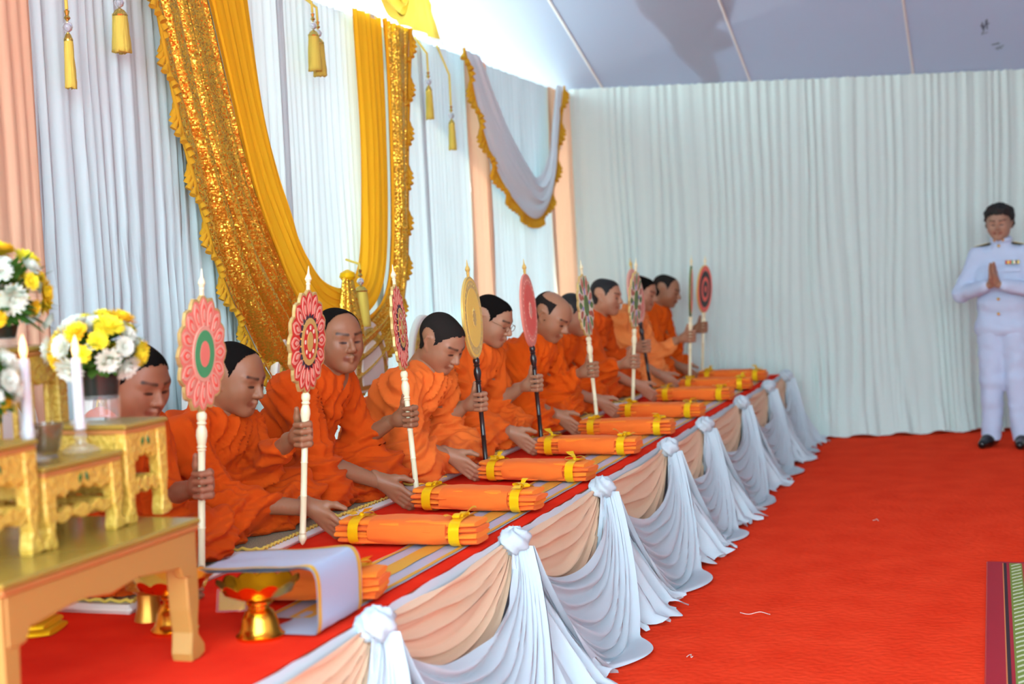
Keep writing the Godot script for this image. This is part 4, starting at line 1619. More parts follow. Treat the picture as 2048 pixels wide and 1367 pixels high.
func make_templates() -> void:
	# head, facing +x, about its middle
	var s := Sdf.new()
	s.add(Vector3(-0.036, 0.038, 0), Vector3(0.018, 0.040, 0), 0.073, 0.066, 0.02)
	s.add(Vector3(-0.02, 0.03, -0.014), Vector3(-0.02, 0.03, 0.014), 0.066, 0.066, 0.03)
	s.add(Vector3(0.02, -0.01, -0.012), Vector3(0.02, -0.01, 0.012), 0.058, 0.058, 0.04)
	s.add(Vector3(0.035, -0.045, -0.018), Vector3(0.035, -0.045, 0.018), 0.042, 0.042, 0.03)
	s.add(Vector3(-0.005, -0.05, -0.038), Vector3(0.045, -0.078, -0.016), 0.026, 0.024, 0.03)
	s.add(Vector3(-0.005, -0.05, 0.038), Vector3(0.045, -0.078, 0.016), 0.026, 0.024, 0.03)
	s.add(Vector3(0.064, -0.088, -0.006), Vector3(0.064, -0.088, 0.006), 0.017, 0.017, 0.025)
	for z in [-1.0, 1.0]:
		s.add(Vector3(0.052, -0.018, z * 0.034), Vector3(0.04, -0.03, z * 0.042), 0.024, 0.022, 0.03)
		s.add(Vector3(0.079, 0.024, z * 0.012), Vector3(0.066, 0.026, z * 0.045), 0.012, 0.011, 0.016)
	s.cut.append([Vector3(0.098, 0.004, -0.03), 0.0155, 0.014])
	s.cut.append([Vector3(0.098, 0.004, 0.03), 0.0155, 0.014])
	for z in [-1.0, 1.0]:
		s.add(Vector3(0.0725, 0.004, z * 0.026), Vector3(0.069, 0.003, z * 0.036), 0.0105, 0.0105, 0.006)
	s.add(Vector3(0.083, 0.014, 0), Vector3(0.104, -0.024, 0), 0.007, 0.0115, 0.012)
	s.add(Vector3(0.093, -0.029, -0.012), Vector3(0.093, -0.029, 0.012), 0.0088, 0.0088, 0.008)
	s.add(Vector3(0.078, -0.054, -0.019), Vector3(0.089, -0.052, 0), 0.0055, 0.0078, 0.008)
	s.add(Vector3(0.078, -0.054, 0.019), Vector3(0.089, -0.052, 0), 0.0055, 0.0078, 0.008)
	s.add(Vector3(0.076, -0.061, -0.016), Vector3(0.086, -0.0648, 0), 0.005, 0.0078, 0.005)
	s.add(Vector3(0.076, -0.061, 0.016), Vector3(0.086, -0.0648, 0), 0.005, 0.0078, 0.005)
	for z in [-1.0, 1.0]:
		var e := [Vector3(0.006, 0.014, z * 0.073), Vector3(-0.004, 0.03, z * 0.081), Vector3(-0.02, 0.028, z * 0.086), Vector3(-0.024, 0.006, z * 0.085), Vector3(-0.012, -0.018, z * 0.078), Vector3(-0.002, -0.028, z * 0.072)]
		s.chain(e, [0.005, 0.0055, 0.0055, 0.0055, 0.006, 0.0065], 0.006)
		s.add(Vector3(-0.008, 0.012, z * 0.073), Vector3(-0.008, -0.014, z * 0.07), 0.009, 0.009, 0.008)
	s.add(Vector3(-0.028, -0.05, 0), Vector3(-0.05, -0.17, 0), 0.05, 0.054, 0.035)
	head_t = s.mesh(0.0042)
	# tones of lips, brows and lash lines; hair regions
	var lines := [[Vector3(0.08, -0.057, -0.02), Vector3(0.08, -0.057, 0.02), 0.012, Color(0.7, 0.46, 0.46)]]
	for z in [-1.0, 1.0]:
		lines.append([Vector3(0.088, 0.027, z * 0.014), Vector3(0.072, 0.031, z * 0.05), 0.0066, Color(0.13, 0.11, 0.11)])
		lines.append([Vector3(0.083, -0.001, z * 0.02), Vector3(0.076, -0.001, z * 0.043), 0.0046, Color(0.14, 0.1, 0.09)])
	for p in head_t.v:
		var c := Color.WHITE
		for l in lines:
			var d: Vector3 = l[1] - l[0]
			var t := clampf((p - l[0]).dot(d) / d.length_squared(), 0, 1)
			var r: float = (p - l[0] - d * t).length()
			c = c.lerp(l[3], 1.0 - smoothstep(l[2] * 0.6, l[2] * 1.3, r))
		head_t.c.append(c)
	# a hand closed on an upright pole at the origin; wrist towards -x, thumb up, fingertips towards +z
	s = Sdf.new()
	s.chain([Vector3(-0.13, -0.028, -0.022), Vector3(-0.066, -0.012, -0.022)], [0.0265, 0.0225], 0.02)
	s.add(Vector3(-0.066, -0.022, -0.02), Vector3(-0.004, -0.032, -0.026), 0.02, 0.013, 0.02)
	s.add(Vector3(-0.066, -0.004, -0.02), Vector3(-0.002, 0.028, -0.026), 0.018, 0.013, 0.02)
	s.add(Vector3(-0.05, -0.008, -0.018), Vector3(-0.004, 0.0, -0.026), 0.02, 0.014, 0.02)
	s.add(Vector3(-0.064, -0.004, -0.014), Vector3(-0.034, 0.026, -0.006), 0.018, 0.015, 0.016)
	s.chain([Vector3(-0.034, 0.026, -0.006), Vector3(-0.021, 0.055, 0.004), Vector3(-0.013, 0.082, 0.008)], [0.0135, 0.0105, 0.0085], 0.008)
	for k in 4:
		var y: float = [0.033, 0.011, -0.011, -0.031][k]
		var f: float = [0.98, 1.05, 1.0, 0.86][k]
		s.chain([Vector3(0.0, y, -0.027), Vector3(0.026 * f, y + 0.001, -0.012), Vector3(0.023 * f, y, 0.014), Vector3(-0.004 * f - 0.004, y - 0.001, 0.0205)], [0.0108, 0.0098, 0.009, 0.0078], 0.004)
	grip_t = s.mesh(0.0036)
	# a hand reaching along +x: fingers under, thumb above
	s = Sdf.new()
	s.chain([Vector3(-0.115, 0.012, 0.0), Vector3(-0.085, 0.008, 0.002)], [0.025, 0.023], 0.02)
	s.add(Vector3(-0.085, 0.014, 0.002), Vector3(-0.012, 0.022, 0.01), 0.02, 0.0125, 0.018)
	s.add(Vector3(-0.085, 0.0, 0.002), Vector3(-0.016, -0.03, 0.012), 0.02, 0.012, 0.018)
	s.add(Vector3(-0.07, 0.006, 0.002), Vector3(-0.01, -0.004, 0.012), 0.02, 0.013, 0.018)
	s.add(Vector3(-0.08, 0.016, -0.004), Vector3(-0.045, 0.034, -0.012), 0.016, 0.013, 0.014)
	s.chain([Vector3(-0.045, 0.034, -0.012), Vector3(-0.014, 0.046, -0.018), Vector3(0.018, 0.046, -0.022)], [0.0125, 0.0105, 0.0082], 0.008)
	for k in 4:
		var y: float = [0.022, 0.003, -0.015, -0.032][k]
		var f: float = [1.0, 1.08, 1.0, 0.84][k]
		s.chain([Vector3(-0.01, y, 0.012), Vector3(0.03 * f, y - 0.008, 0.016), Vector3(0.054 * f, y - 0.015, 0.004), Vector3(0.07 * f, y - 0.018, -0.012)], [0.0108, 0.0096, 0.0088, 0.0076], 0.005)
	reach_t = s.mesh(0.0036)
	# a flat hand for two palms pressed together: fingers up, palm towards -z
	s = Sdf.new()
	s.add(Vector3(0, -0.085, 0.02), Vector3(0, -0.05, 0.016), 0.024, 0.022, 0.02)
	for k in 4:
		var x: float = [0.028, 0.010, -0.009, -0.027][k]
		var L: float = [0.066, 0.074, 0.068, 0.052][k]
		s.add(Vector3(x * 0.5, -0.055, 0.014), Vector3(x, 0.0, 0.013), 0.017, 0.0125, 0.016)
		s.chain([Vector3(x, 0.0, 0.013), Vector3(x * 1.05, L * 0.5, 0.0125), Vector3(x * 1.02, L, 0.010)], [0.0108, 0.0095, 0.0078], 0.004)
	s.chain([Vector3(0.02, -0.055, 0.012), Vector3(0.044, -0.018, 0.01), Vector3(0.046, 0.018, 0.009)], [0.0145, 0.0115, 0.0085], 0.01)
	press_t = s.mesh(0.0042)
	for t in [grip_t, reach_t, press_t]:
		for p in t.v:
			t.c.append(Color(1.04, 0.96, 0.93) if p.z < -0.02 else Color.WHITE)


func hairline(x: float, kind: int) -> float:
	var pts := [[-0.13, -0.055], [-0.035, -0.05], [-0.024, -0.02], [-0.018, 0.034], [0.004, 0.036], [0.008, -0.006], [0.02, 0.004], [0.032, 0.022], [0.05, 0.056], [0.07, 0.076], [0.12, 0.088]]
	if kind == 1:     # receding
		pts = [[-0.13, -0.055], [-0.035, -0.05], [-0.024, -0.02], [-0.018, 0.034], [0.002, 0.036], [0.006, -0.006], [0.018, 0.002], [0.028, 0.03], [0.036, 0.07], [0.05, 0.098], [0.12, 0.12]]
	elif kind == 2:   # bald on top
		pts = [[-0.13, -0.055], [-0.035, -0.05], [-0.024, -0.02], [-0.018, 0.034], [0.002, 0.036], [0.006, -0.015], [0.016, -0.005], [0.024, 0.04], [0.03, 0.2], [0.12, 0.2]]
	elif kind == 3:   # full hair of the standing man
		pts = [[-0.13, -0.05], [-0.035, -0.045], [-0.024, -0.02], [-0.018, 0.034], [0.006, 0.036], [0.012, 0.0], [0.024, 0.01], [0.032, 0.045], [0.05, 0.062], [0.12, 0.068]]
	for k in pts.size() - 1:
		if x <= pts[k + 1][0]:
			return lerpf(pts[k][1], pts[k + 1][1], clampf((x - pts[k][0]) / (pts[k + 1][0] - pts[k][0]), 0, 1))
	return 1.0


func hair_mesh(kind: int, thick: float) -> MB:
	var key := "%d" % kind
	if hair_idx.has(key):
		return hair_idx[key]
	var m := MB.new()
	var map := {}
	var keep := PackedByteArray()
	keep.resize(head_t.v.size())
	for j in head_t.v.size():
		var p := head_t.v[j]
		var ok: bool = p.y > hairline(p.x, kind) + 0.006 * nz.get_noise_2d(p.z * 70.0, p.x * 70.0 + kind) and absf(p.z) < 0.0795 and p.y > -0.06
		if kind == 2 and p.y > 0.085 and p.x > -0.07:
			ok = false
		keep[j] = 1 if ok else 0
	for j in range(0, head_t.i.size(), 3):
		if keep[head_t.i[j]] and keep[head_t.i[j + 1]] and keep[head_t.i[j + 2]]:
			for q in 3:
				var w := head_t.i[j + q]
				if not map.has(w):
					map[w] = m.v.size()
					var p := head_t.v[w]
					var lift := thick
					if kind == 3:
						lift = thick * smoothstep(0.0, 0.03, p.y - hairline(p.x, kind)) * (1.0 + 0.35 * nz.get_noise_3d(p.x * 30, p.y * 30, p.z * 30)) * (1.0 + 0.6 * smoothstep(0.05, 0.1, p.y)) + 0.002
					m.v.append(p + head_t.n[w] * lift)
					m.n.append(head_t.n[w])
				m.i.append(map[w])
	if kind == 3:
		m.smooth()
	hair_idx[key] = m
	return m


# pipe folds: long ridges where the phase, a slanted coordinate warped by slow noise, rises and falls
func fold(p: Vector3, across: Vector3, width: float, sd: float) -> float:
	var w := nz.get_noise_3d(p.x * 3.0 + sd, p.y * 3.0, p.z * 3.0)
	var ph := TAU * (p.dot(across) / width + 0.85 * w)
	var here := smoothstep(-0.45, 0.35, nz.get_noise_3d(p.x * 4.0, p.y * 4.0 + sd, p.z * 4.0 + 7.0))
	return (pow(0.5 + 0.5 * sin(ph), 1.7) - 0.35) * (0.25 + 0.75 * here)


func build_place(i: int) -> void:
	var z: float = MZ[i]
	var who := ["monk hidden behind the altar flowers", "monk bending low beside the altar", "monk who looks towards the camera", "grey-haired monk in light orange looking down", "monk with glasses", "broad balding monk with a tattooed forearm", "monk half hidden behind the balding one", "young black-haired monk looking level", "monk in the palest robe near the far end", "farthest monk before the back curtain"]
	var heads := [Vector2(0.24, 0.598), Vector2(0.172, 0.553), Vector2(0.258, 0.643), Vector2(0.393, 0.585), Vector2(0.337, 0.644), Vector2(0.409, 0.628), Vector2(0.297, 0.611), Vector2(0.238, 0.685), Vector2(0.298, 0.685), Vector2(0.325, 0.683)]
	var pitch: float = [-0.32, -0.30, -0.06, -0.58, -0.40, -0.55, -0.3, -0.12, -0.25, -0.3][i]
	var yaw: float = [0.25, 0.1, 0.62, 0.3, 0.1, 0.2, 0.1, 0.1, 0.1, 0.05][i]
	var hk: int = [0, 1, 1, 0, 0, 2, 0, 0, 0, 1][i]
	var tone: Color = [Color(0.33, 0.125, 0.065), Color(0.31, 0.13, 0.065), Color(0.28, 0.115, 0.055), Color(0.38, 0.18, 0.10), Color(0.40, 0.20, 0.115), Color(0.38, 0.18, 0.095), Color(0.42, 0.2, 0.115), Color(0.48, 0.235, 0.135), Color(0.42, 0.2, 0.115), Color(0.33, 0.15, 0.08)][i]
	var fan_x := [0.425, 0.46, 0.46, 0.49, 0.49, 0.57, 0.60, 0.44, 0.595, 0.55]
	var fan_tip := [0.02, 0.035, -0.02, -0.01, -0.015, -0.02, 0.02, -0.045, 0.01, 0.02]
	var fist_y: float = [0.300, 0.375, 0.335, 0.32, 0.33, 0.335, 0.32, 0.35, 0.37, 0.40][i]
	var root := Vector3(-2.6, S, z)
	# cushion and mat
	var cu := thing("floor_cushion", "white-edged floor cushion under the %s" % who[i], "cushion", Vector3(-2.56, S, z + 0.02), 0.04 * sin(i * 2.1), "floor cushions")
	part(cu, "pad", MB.new().box(Vector3(0, 0.013, 0), Vector3(0.7, 0.026, 0.6), 0.011).mesh(), M.cushion_white)
	part(cu, "brocade_mat", MB.new().box(Vector3(0.008, 0.03, 0), Vector3(0.66, 0.008, 0.54), 0.003).mesh(), M.brocade)
	var cord := []
	for k in 61:
		var t := k / 60.0
		cord.append(Vector3(0.338, 0.033 + 0.004 * sin(k * 2.1), lerpf(-0.27, 0.27, t) + 0.002 * sin(k * 1.3)))
	part(cu, "gold_cord", MB.new().tube(cord, 0.005, 6).mesh(), M.tassel_thread)
	cord = []
	for k in 41:
		cord.append(Vector3(lerpf(-0.32, 0.338, k / 40.0), 0.033 + 0.004 * sin(k * 2.3), 0.272))
	part(cu, "gold_cord", MB.new().tube(cord, 0.005, 6).mesh(), M.tassel_thread)
	# carved backrest chair behind
	if i < 7:
		back_chair(who[i], Vector3(-2.97, S, z - 0.12))
	var hd := Vector3(heads[i].x, heads[i].y, 0.01 * sin(i * 3.0))
	var fz: float = [-0.02, 0.1, -0.16, -0.16, -0.16, -0.16, -0.16, -0.16, -0.16, -0.16][i]
	var fp := Vector3(fan_x[i], fist_y, fz)
	monk(i, "shaven-headed %s" % who[i] if i in [1, 5] else who[i], root, hd, pitch, yaw, hk, tone, fp)
	var kinds := [0, 1, 2, 3, 4, 5, 6, 7, 8, 9]
	var flab := ["pink scalloped fan with a green ring, nearest the altar", "red scalloped fan with a dark star ring held by the bending monk", "red scalloped fan turned almost edge-on before the grey-haired monk", "yellow oval fan with a gold border on a black pole", "red oval fan with a pink border on a black pole", "green-petalled scalloped fan on a leaning ivory pole", "green-petalled scalloped fan on an upright ivory pole", "pink oval fan on a black pole behind the green-petalled fan", "narrow red and green oval fan seen nearly edge-on at the far end", "oval fan of red and black rings at the far end"]
	var base := Vector3(fan_x[i] - 0.02 * signf(fan_tip[i]) * (1.0 if i != 7 else 0.0) + (0.035 if i == 7 else 0.0), 0.012, fz)
	var yawf: float = [0.0, 0.0, -0.2, -0.06, -0.06, 0.03, 0.04, 0.12, -0.14, 0.2][i]
	fan(i, kinds[i], flab[i], root + base, root + Vector3(fan_x[i] + fan_tip[i] * 0.6, 0.512, fz), yawf)
	var blab := ["folded orange robe bundle beside the silver cloth", "nearest full orange bundle touched by the bending monk", "orange bundle touched by the monk who looks at the camera", "orange bundle touched by the grey-haired monk", "orange bundle touched by the monk with glasses", "orange bundle touched by the balding monk", "orange bundle before the half-hidden monk", "orange bundle before the young black-haired monk", "orange bundle before the palest-robed monk", "farthest orange bundle by the end of the stage"]
	var bz := z
	if i == 0:
		bundle(i, blab[i], Vector3(-1.78, S + 0.0085, -3.47), 0.15, true)
	else:
		bundle(i, blab[i], Vector3(-1.81, S + 0.0085, bz), 0.05 * sin(i * 1.7) - 0.05)


func monk(i: int, label: String, root: Vector3, hd: Vector3, pitch: float, yaw: float, hk: int, tone: Color, fp: Vector3) -> void:
	var o := thing("person", label + ", seated with a fan", "person", root, 0.0, "seated monks")
	var g := 0.036    # seat height: top of the mat
	var hx := hd.x * 0.55 - 0.15
	var nb := hd + Vector3(-0.075, -0.125, 0)            # base of the neck
	var hip := Vector3(hx, g + 0.115, 0)
	var ch := hip.lerp(nb, 0.70) + Vector3(-0.035, 0.0, 0)   # chest
	var wa := hip.lerp(nb, 0.34) + Vector3(-0.02, 0, 0)
	var fat := 1.0 if i != 5 else 1.12
	var shR := nb + Vector3(-0.045, -0.055, 0.175 * fat)
	var shL := nb + Vector3(-0.02, -0.055, -0.175 * fat)
	var wrR := Vector3(0.425, 0.115, 0.06)
	var tip := Vector3(0.53, 0.062, 0.03)
	if i == 1:
		wrR = Vector3(0.425, 0.115, 0.0)
		tip = Vector3(0.53, 0.062, -0.01)
	if i == 0:
		wrR = Vector3(0.36, 0.12, 0.12)
		tip = Vector3(0.44, 0.06, 0.13)
	var elR := shR.lerp(wrR, 0.5) + Vector3(-0.03, -0.07, 0.11)
	var wrL := fp + Vector3(-0.105, -0.018, -0.022)
	var elL := Vector3(lerpf(shL.x, wrL.x, 0.45) - 0.03, g + 0.20, -0.245 + (fp.z + 0.16) * 0.45)
	var ya := atan2(-(fp - elL).z, (fp - elL).x) * 0.85
	var hB := Basis(Vector3.UP, ya)
	wrL = fp + hB * Vector3(-0.105, -0.022, -0.022)
	var kR := Vector3(hx + 0.29, g + 0.075, 0.24)
	var kL := Vector3(hx + 0.31, g + 0.075, -0.24)
	# ---- robe
	var s := Sdf.new()
	s.add(hip + Vector3(-0.02, 0, -0.09), hip + Vector3(-0.02, 0, 0.09), 0.12 * fat, 0.12 * fat, 0.06)
	s.add(wa + Vector3(0, 0, -0.06), wa + Vector3(0, 0, 0.06), 0.118 * fat, 0.118 * fat, 0.08)
	s.add(ch + Vector3(0, 0, -0.085), ch + Vector3(0, 0, 0.085), 0.108 * fat, 0.108 * fat, 0.08)
	s.add(shL, shR, 0.066, 0.066, 0.05)
	s.add(nb + Vector3(-0.03, -0.03, 0), nb + Vector3(-0.015, 0.0, 0), 0.075, 0.062, 0.05)
	for zz in [-1.0, 1.0]:
		s.add(nb + Vector3(-0.02, -0.025, zz * 0.03), nb + Vector3(-0.03, -0.05, zz * 0.13), 0.058, 0.06, 0.04)
	s.add(nb + Vector3(0.02, -0.05, -0.05), nb + Vector3(0.02, -0.05, 0.05), 0.055, 0.055, 0.04)
	# collar: a rolled ring round the neck
	var ring := []
	for k in 13:
		var a := TAU * k / 12
		ring.append(nb + Vector3(-0.008 + cos(a) * 0.062 + 0.012, 0.012 - cos(a) * 0.03, sin(a) * 0.066))
	for k in 12:
		s.add(ring[k], ring[k + 1], 0.0145, 0.0145, 0.008)
	# sleeves
	var cover: float = [0.15, 0.45, 0.12, 0.35, 0.65, 0.15, 0.3, 0.2, 0.3, 0.3][i]
	var cR := elR.lerp(wrR, cover)
	s.chain([shR, elR], [0.072, 0.06], 0.03)
	s.add(elR, cR, 0.06, 0.05, 0.03)
	var coverL: float = [0.3, 0.62, 0.35, 0.2, 0.05, 0.7, 0.75, 0.6, 0.7, 0.3][i]
	s.chain([shL, elL], [0.07, 0.058], 0.03)
	s.add(elL, elL.lerp(wrL, coverL), 0.056, 0.046, 0.03)
	# cloth that hangs from the arm and across the belly
	s.add(elR + Vector3(-0.02, -0.05, -0.02), hip + Vector3(0.08, 0.03, 0.13), 0.055, 0.07, 0.06)
	s.add(wa + Vector3(0.06, 0, -0.06), hip + Vector3(0.16, -0.01, 0.02), 0.07, 0.075, 0.05)
	s.add(elL + Vector3(-0.02, -0.04, 0.02), hip + Vector3(0.1, 0, -0.12), 0.05, 0.06, 0.05)
	# legs folded under the cloth
	s.chain([hip + Vector3(0, -0.03, 0.11), kR], [0.105, 0.082], 0.05)
	s.chain([hip + Vector3(0, -0.03, -0.11), kL], [0.105, 0.082], 0.05)
	s.chain([kR, Vector3(hx + 0.30, g + 0.05, 0.02)], [0.075, 0.058], 0.05)
	s.chain([kL, Vector3(hx + 0.34, g + 0.05, -0.02)], [0.075, 0.058], 0.05)
	s.add(Vector3(hx + 0.1, g + 0.05, -0.1), Vector3(hx + 0.1, g + 0.05, 0.1), 0.09, 0.09, 0.05)
	# gathered pleats from the far shoulder down the chest
	for k in 4:
		var a := nb + Vector3(0.04 + 0.006 * k, -0.03, -0.075 + 0.03 * k)
		var b := wa + Vector3(0.115, 0.02 - 0.015 * k, -0.03 + 0.045 * k)
		var c := hip + Vector3(0.14 - 0.01 * k, 0.02, 0.02 + 0.05 * k)
		s.chain([a, a.lerp(b, 0.5) + Vector3(0.03, 0, 0), b, c], [0.014, 0.017, 0.018, 0.016], 0.022)
	var m := s.mesh(0.0095 if i < 6 else 0.013)
	var sd := i * 17.0
	var cut := g + 0.001
	for j in m.v.size():
		var p := m.v[j]
		var n := m.n[j]
		var top := smoothstep(0.16, 0.32, p.y - g)
		var side := fold(p, Vector3(0.52, 0.82, 0.1), 0.066, sd) * 0.032 + fold(p, Vector3(0.7, 0.68, 0.0), 0.033, sd + 5.0) * 0.010
		var chest := fold(p, Vector3(0.1, 0.42, 0.9), 0.052, sd + 2.0) * 0.030 + fold(p, Vector3(0.0, 0.2, 0.95), 0.028, sd + 8.0) * 0.009
		var f := lerpf(side, chest, smoothstep(0.35, 0.8, n.x))
		var f2 := fold(p, Vector3(-0.42, 0.9, 0.25), 0.062, sd + 9.0) * 0.034 + fold(p, Vector3(-0.2, 0.9, -0.4), 0.03, sd + 3.0) * 0.010
		var near_neck := smoothstep(0.05, 0.10, p.distance_to(nb + Vector3(0, 0.03, 0)))
		p += n * lerpf(f2, f, top) * (0.35 + 0.65 * near_neck)
		if p.y < cut + 0.018:
			p.y = maxf(p.y, cut)
			p += Vector3(n.x, 0, n.z) * 0.012 * (1.0 + nz.get_noise_2d(p.x * 9 + sd, p.z * 9))
		m.v[j] = p
	m.smooth()
	part(o, "robe", m.mesh(), M["robe_%d" % i])
	# ---- body: head, neck, arms and hands in one skin
	var q := Sdf.new()
	var hb := Basis(Vector3.UP, -yaw) * Basis(Vector3.BACK, pitch)
	var hs: Vector3 = [Vector3(1, 1, 1), Vector3(1.0, 1.02, 0.96), Vector3(1, 1.04, 0.98), Vector3(1.02, 1.02, 1), Vector3(1, 1, 1), Vector3(1.05, 1.04, 1.08), Vector3(1, 1, 1), Vector3(0.98, 1, 0.98), Vector3(1, 1, 1), Vector3(1, 0.98, 1)][i]
	var hT := Transform3D(hb * Basis.from_scale(hs * 1.03), hd)
	q.add(nb + Vector3(-0.03, -0.06, 0), nb, 0.062, 0.056, 0.03)
	q.add(nb, hT * Vector3(-0.04, -0.10, 0), 0.055, 0.048, 0.03)
	q.add(ch, nb + Vector3(-0.03, -0.05, 0), 0.07, 0.06, 0.04)
	q.chain([ch, shR + Vector3(0, -0.01, -0.02), elR, wrR], [0.06, 0.05, 0.041, 0.026], 0.03)
	q.chain([ch, shL + Vector3(0, -0.01, 0.02), elL, wrL], [0.06, 0.05, 0.041, 0.026], 0.03)
	var b := q.mesh(0.0105)
	for p in b.v:
		var c := tone
		if i == 5 and p.distance_to(elL.lerp(wrL, 0.55)) < 0.075 and nz.get_noise_3d(p.x * 55, p.y * 55, p.z * 55) > 0.22:
			c = tone * 0.45
		b.c.append(c)
	b.add(head_t, hT, tone)
	# the fist sits where the pole passes; its forearm comes in along elL -> wrL
	b.add(grip_t, Transform3D(hB * Basis.from_scale(Vector3.ONE * 1.02), fp), tone)
	var dir := (tip - wrR).normalized()
	var rx := dir
	var rz := rx.cross(Vector3.UP).normalized()
	var rb := Basis(rx, rz.cross(rx), rz) * Basis(Vector3.RIGHT, 0.35)
	b.add(reach_t, Transform3D(rb * Basis.from_scale(Vector3.ONE * 1.03), wrR + dir * 0.09), tone)
	b.uv.clear()
	part(o, "body", b.mesh(), M.skin)
	var hm := hair_mesh(hk, 0.0026)
	part(o, "hair", hm.mesh(), M.hair_grey if i in [3, 5, 9] else (M.hair_black if i in [7, 6] else M.hair), hT)
	if i == 4:
		var gl := MB.new()
		for zz in [-1.0, 1.0]:
			var rg := []
			for k in 21:
				var a := TAU * k / 20
				rg.append(Vector3(0.098, 0.0 + sin(a) * 0.015, zz * 0.031 + cos(a) * 0.021))
			gl.tube(rg, 0.0014, 5)
			gl.tube([Vector3(0.097, 0.006, zz * 0.052), Vector3(0.06, 0.012, zz * 0.074), Vector3(-0.002, 0.016, zz * 0.08)], 0.0014, 5)
		gl.tube([Vector3(0.099, 0.004, -0.01), Vector3(0.102, 0.006, 0), Vector3(0.099, 0.004, 0.01)], 0.0014, 5)
		part(o, "glasses", gl.mesh(), M.frame_metal, hT)


func back_chair(who: String, at: Vector3) -> void:
	var o := thing("backrest_chair", "white and gold carved backrest behind the %s" % who, "chair", at, 0.0, "carved backrest chairs")
	# an arched back seen in (z, y), thin along x
	var outer := PackedVector2Array()
	var mid := PackedVector2Array()
	var inn := PackedVector2Array()
	var shape := func(s: float) -> PackedVector2Array:
		var p := PackedVector2Array()
		for k in 33:
			var a := -0.35 + (PI + 0.7) * k / 32.0
			p.append(Vector2(cos(a) * 0.21 * s, 0.40 + sin(a) * 0.26 * s))
		return p
	outer = shape.call(1.0)
	mid = shape.call(0.88)
	inn = shape.call(0.64)
	part(o, "frame", MB.new().extrude(outer, -0.018, 0.018, 0.006).mesh(), M.chair_white, Transform3D(FRONT, Vector3.ZERO))
	part(o, "carving", MB.new().extrude(mid, -0.022, 0.014, 0.004).mesh(), M.chair_gold, Transform3D(FRONT, Vector3.ZERO))
	part(o, "panel", MB.new().extrude(inn, -0.028, 0.010, 0.006).mesh(), M.chair_white, Transform3D(FRONT, Vector3.ZERO))
	for k in 15:
		var a := -0.1 + (PI + 0.2) * k / 14.0
		part(o, "scroll", MB.new().extrude(petal(0.0, 0.6, 0.1, 1.0, 0.03, 0.035), -0.027, 0.0, 0.003).mesh(), M.chair_gold, Transform3D(FRONT, Vector3.ZERO) * TR(Vector3(cos(a) * 0.155, 0.40 + sin(a) * 0.197, 0), Vector3(0, 0, a + 0.8)))
	for s in [-1.0, 1.0]:
		part(o, "post", MB.new().lathe([Vector2(0.001, 0.0), Vector2(0.018, 0.0), Vector2(0.014, 0.05), Vector2(0.02, 0.1), Vector2(0.014, 0.2), Vector2(0.018, 0.32), Vector2(0.001, 0.33)], 14).mesh(), M.chair_white, T(0, 0, s * 0.15))
	part(o, "seat", box(Vector3(0.06, 0.05, 0.4), 0.012, Vector3(0.02, 0.06, 0)), M.chair_white)


